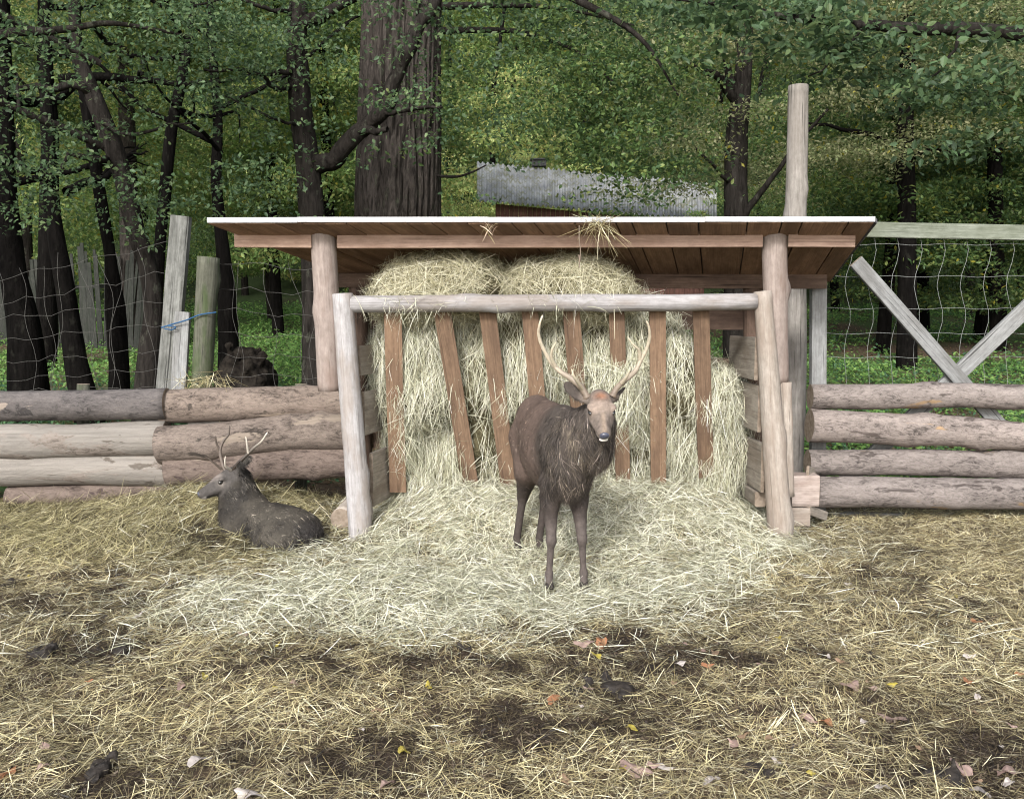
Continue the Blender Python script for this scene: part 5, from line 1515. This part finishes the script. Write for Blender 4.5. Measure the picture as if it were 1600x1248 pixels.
# rotten stump behind the left logs
st_c = at(382, 606, 11.0); st_c.z = float(H(st_c.x, 11.0)) + .05
s = SDF((st_c.x - .7, 10.4, st_c.z - .3), (st_c.x + .7, 11.6, st_c.z + 1.1), .02)
zt = at(382, 552, 11.0).z
s.ell((st_c.x + .02, 11, (st_c.z + zt) / 2), (.37, .33, (zt - st_c.z) / 2 + .12), None, .05, noise=.13, nf=7, seed=3)
s.ell((st_c.x - .2, 10.95, st_c.z + .2), (.30, .25, .3), None, .05, noise=.12, nf=8, seed=4)
s.ell((st_c.x + .24, 10.95, st_c.z + .22), (.24, .25, .30), None, .04, noise=.08, nf=9, seed=6)
V, Q = s.mesh()
tag(link('rotten_stump', quad_mesh('rotten_stump', V, Q, None, False), M_stump), 'blackened rotten stump lying behind the left log barrier', 'stump')

# ------------------------------------------------------------------ fallen leaves and mud clods in the yard
def on_ground(px, py, dz=0.0):
    z = 0.0
    for _ in range(6):
        v = (624 - py) / FPX; c, s_ = math.cos(PITCH), math.sin(PITCH)
        k = (z - CAM_Z) / (-s_ + v * c); Yp = k * (c + v * s_); x = (px - 800) / FPX * k
        z = float(H(x, Yp)) + dz
    return Vector((x, Yp, z))
def dead_leaf(px, py, size, colr, label, seed, group='fallen leaves on the yard straw'):
    g = np.random.default_rng(seed)
    n_ = 16; a = np.linspace(0, 2 * math.pi, n_, endpoint=False)
    r = .5 * (1 + .13 * np.cos(a * 5 + g.uniform(0, 6)) + .08 * np.cos(a * 7 + g.uniform(0, 6))) * (1 + .35 * np.cos(a) ** 2)
    V = np.stack([r * np.cos(a) * 1.25, r * np.sin(a) * .8, .16 * np.sin(a * 2 + g.uniform(0, 6)) + .10 * np.cos(a * 3)], 1) * size
    Vt = np.concatenate([V, [[0, 0, .02 * size]], V * .55 + [0, 0, .05 * size]])
    F = []
    for k in range(n_):
        k2 = (k + 1) % n_
        F.append((k, k2, n_ + 1 + k2, n_ + 1 + k)); F.append((n_ + 1 + k, n_ + 1 + k2, n_))
    me = bpy.data.meshes.new('fallen_leaf'); me.from_pydata(Vt.tolist(), [], F); me.update()
    cc = np.array(colr)[None] * g.uniform(.75, 1.2, (len(Vt), 1)); set_col(me, np.clip(cc, 0, .85))
    o = link('fallen_leaf', me, M_leaf, None, on_ground(px, py, .028), (g.uniform(-.35, .15) + .3, g.uniform(-.3, .3), g.uniform(0, 6.28)))
    tag(o, label, 'leaf', group)
ORA, TAN, PIN, WHI, YEL = (0.45, 0.22, 0.12), (0.36, 0.25, 0.17), (0.46, 0.33, 0.29), (0.64, 0.58, 0.55), (0.55, 0.46, 0.10)
named = [(912, 1004, .065, PIN, 'pinkish brown leaf just below the standing stag, left of an orange one'), (940, 1002, .07, ORA, 'orange brown leaf among three leaves below the standing stag'),
 (866, 1091, .045, ORA, 'small orange leaf beside the black mud clods'), (1526, 972, .045, ORA, 'orange leaf on straw near the right edge'), (1327, 1070, .075, PIN, 'large curled pale pink leaf right of the mud'),
 (1512, 1064, .04, ORA, 'upright orange brown leaf near the right edge'), (1392, 1068, .03, YEL, 'tiny yellow leaf beside the large pink leaf'), (1494, 931, .03, YEL, 'yellow leaf far back on the right straw'),
 (1394, 1122, .075, PIN, 'crumpled pink brown leaf standing on edge at the right'), (1287, 1126, .055, ORA, 'dull orange leaf lying flat right of the mud'), (1262, 1122, .05, PIN, 'pink leaf left of the dull orange leaf'),
 (390, 1240, .06, WHI, 'white leaf at the bottom edge left of centre'), (312, 1186, .06, WHI, 'white curled leaf in a dark hole at the lower left'), (990, 1200, .07, PIN, 'pale pink leaf near the bottom, right of centre'),
 (1040, 1198, .04, WHI, 'small white leaf right of the pale pink leaf'), (1274, 1208, .035, YEL, 'bright yellow leaf at the lower right'), (1500, 1196, .065, PIN, 'pinkish leaf in the lower right corner area'),
 (1530, 1235, .06, WHI, 'creamy leaf at the bottom right edge'), (13, 1206, .055, ORA, 'reddish orange leaf at the lower left edge'), (1110, 1218, .05, WHI, 'cream leaf at the bottom right of centre'),
 (670, 1071, .035, YEL, 'yellow green leaf in the dark straw left of centre'), (283, 1069, .04, PIN, 'mauve leaf in the straw at the left'), (46, 899, .025, YEL, 'tiny yellow leaf at the far left'),
 (460, 1066, .045, PIN, 'pale mauve leaf standing in straw left of centre'), (604, 1224, .06, PIN, 'pink leaf near the bottom centre'), (1515, 1024, .035, WHI, 'small white leaf at the right behind the orange ones'),
 (1575, 1205, .07, PIN, 'broad pinkish leaf at the right edge'), (1105, 1038, .035, ORA, 'small orange leaf right of the mud patch')]
for k, (px, py, sz, c_, lab) in enumerate(named): dead_leaf(px, py, sz, c_, lab, 100 + k)
g = random.Random(3)
for k in range(46):
    c_ = g.choice([TAN, PIN, WHI, TAN, PIN, WHI, YEL, ORA]); nm = {TAN: 'tan', PIN: 'pinkish', WHI: 'whitish', YEL: 'yellow', ORA: 'orange'}[c_]
    px, py = g.choice([(g.uniform(900, 1600), g.uniform(1000, 1245)), (g.uniform(0, 1600), g.uniform(880, 1245))])
    dead_leaf(px, py, g.uniform(.018, .045), c_, 'small %s scrap of leaf in the %s straw' % (nm, ('lower ' if py > 1110 else 'upper ') + ('left' if px < 530 else 'middle' if px < 1060 else 'right') + ' yard'), 300 + k)
for k, (px, py, r, lab) in enumerate([(905, 1082, .07, 'black mud clod left of a larger one below the standing stag'), (962, 1076, .085, 'larger black mud clod at the centre of the dark patch'),
     (725, 1012, .04, 'mud clod at the edge of the pale hay'), (68, 1020, .06, 'dark mud clod at the left edge'), (190, 1017, .045, 'flat mud clod at the left beside a bigger one'), (16, 914, .05, 'black clod at the far left below the logs'),
     (1040, 962, .045, 'dark clod at the border of the pale hay, right of the stag'), (1360, 1027, .03, 'small black clod at the right beside a white leaf'), (160, 1203, .06, 'black clod low at the left'), (1480, 1215, .07, 'dark clod under straw at the lower right'), (1183, 1208, .05, 'dark clod near the bottom right of centre')]):
    p = on_ground(px, py, r * .12)
    s = SDF((-r * 2.2,) * 3, (r * 2.2,) * 3, r / 9)
    s.ell((0, 0, 0), (r * 1.0, r * .75, r * .50), None, .01, noise=r * .75, nf=1.3 / r, seed=k)
    V, Q = s.mesh()
    o = link('mud_clod', quad_mesh('mud_clod', V, Q, None, False), M_mud, None, p, (0, 0, k * 1.3)); tag(o, lab, 'mud clod', 'mud clods in the yard')
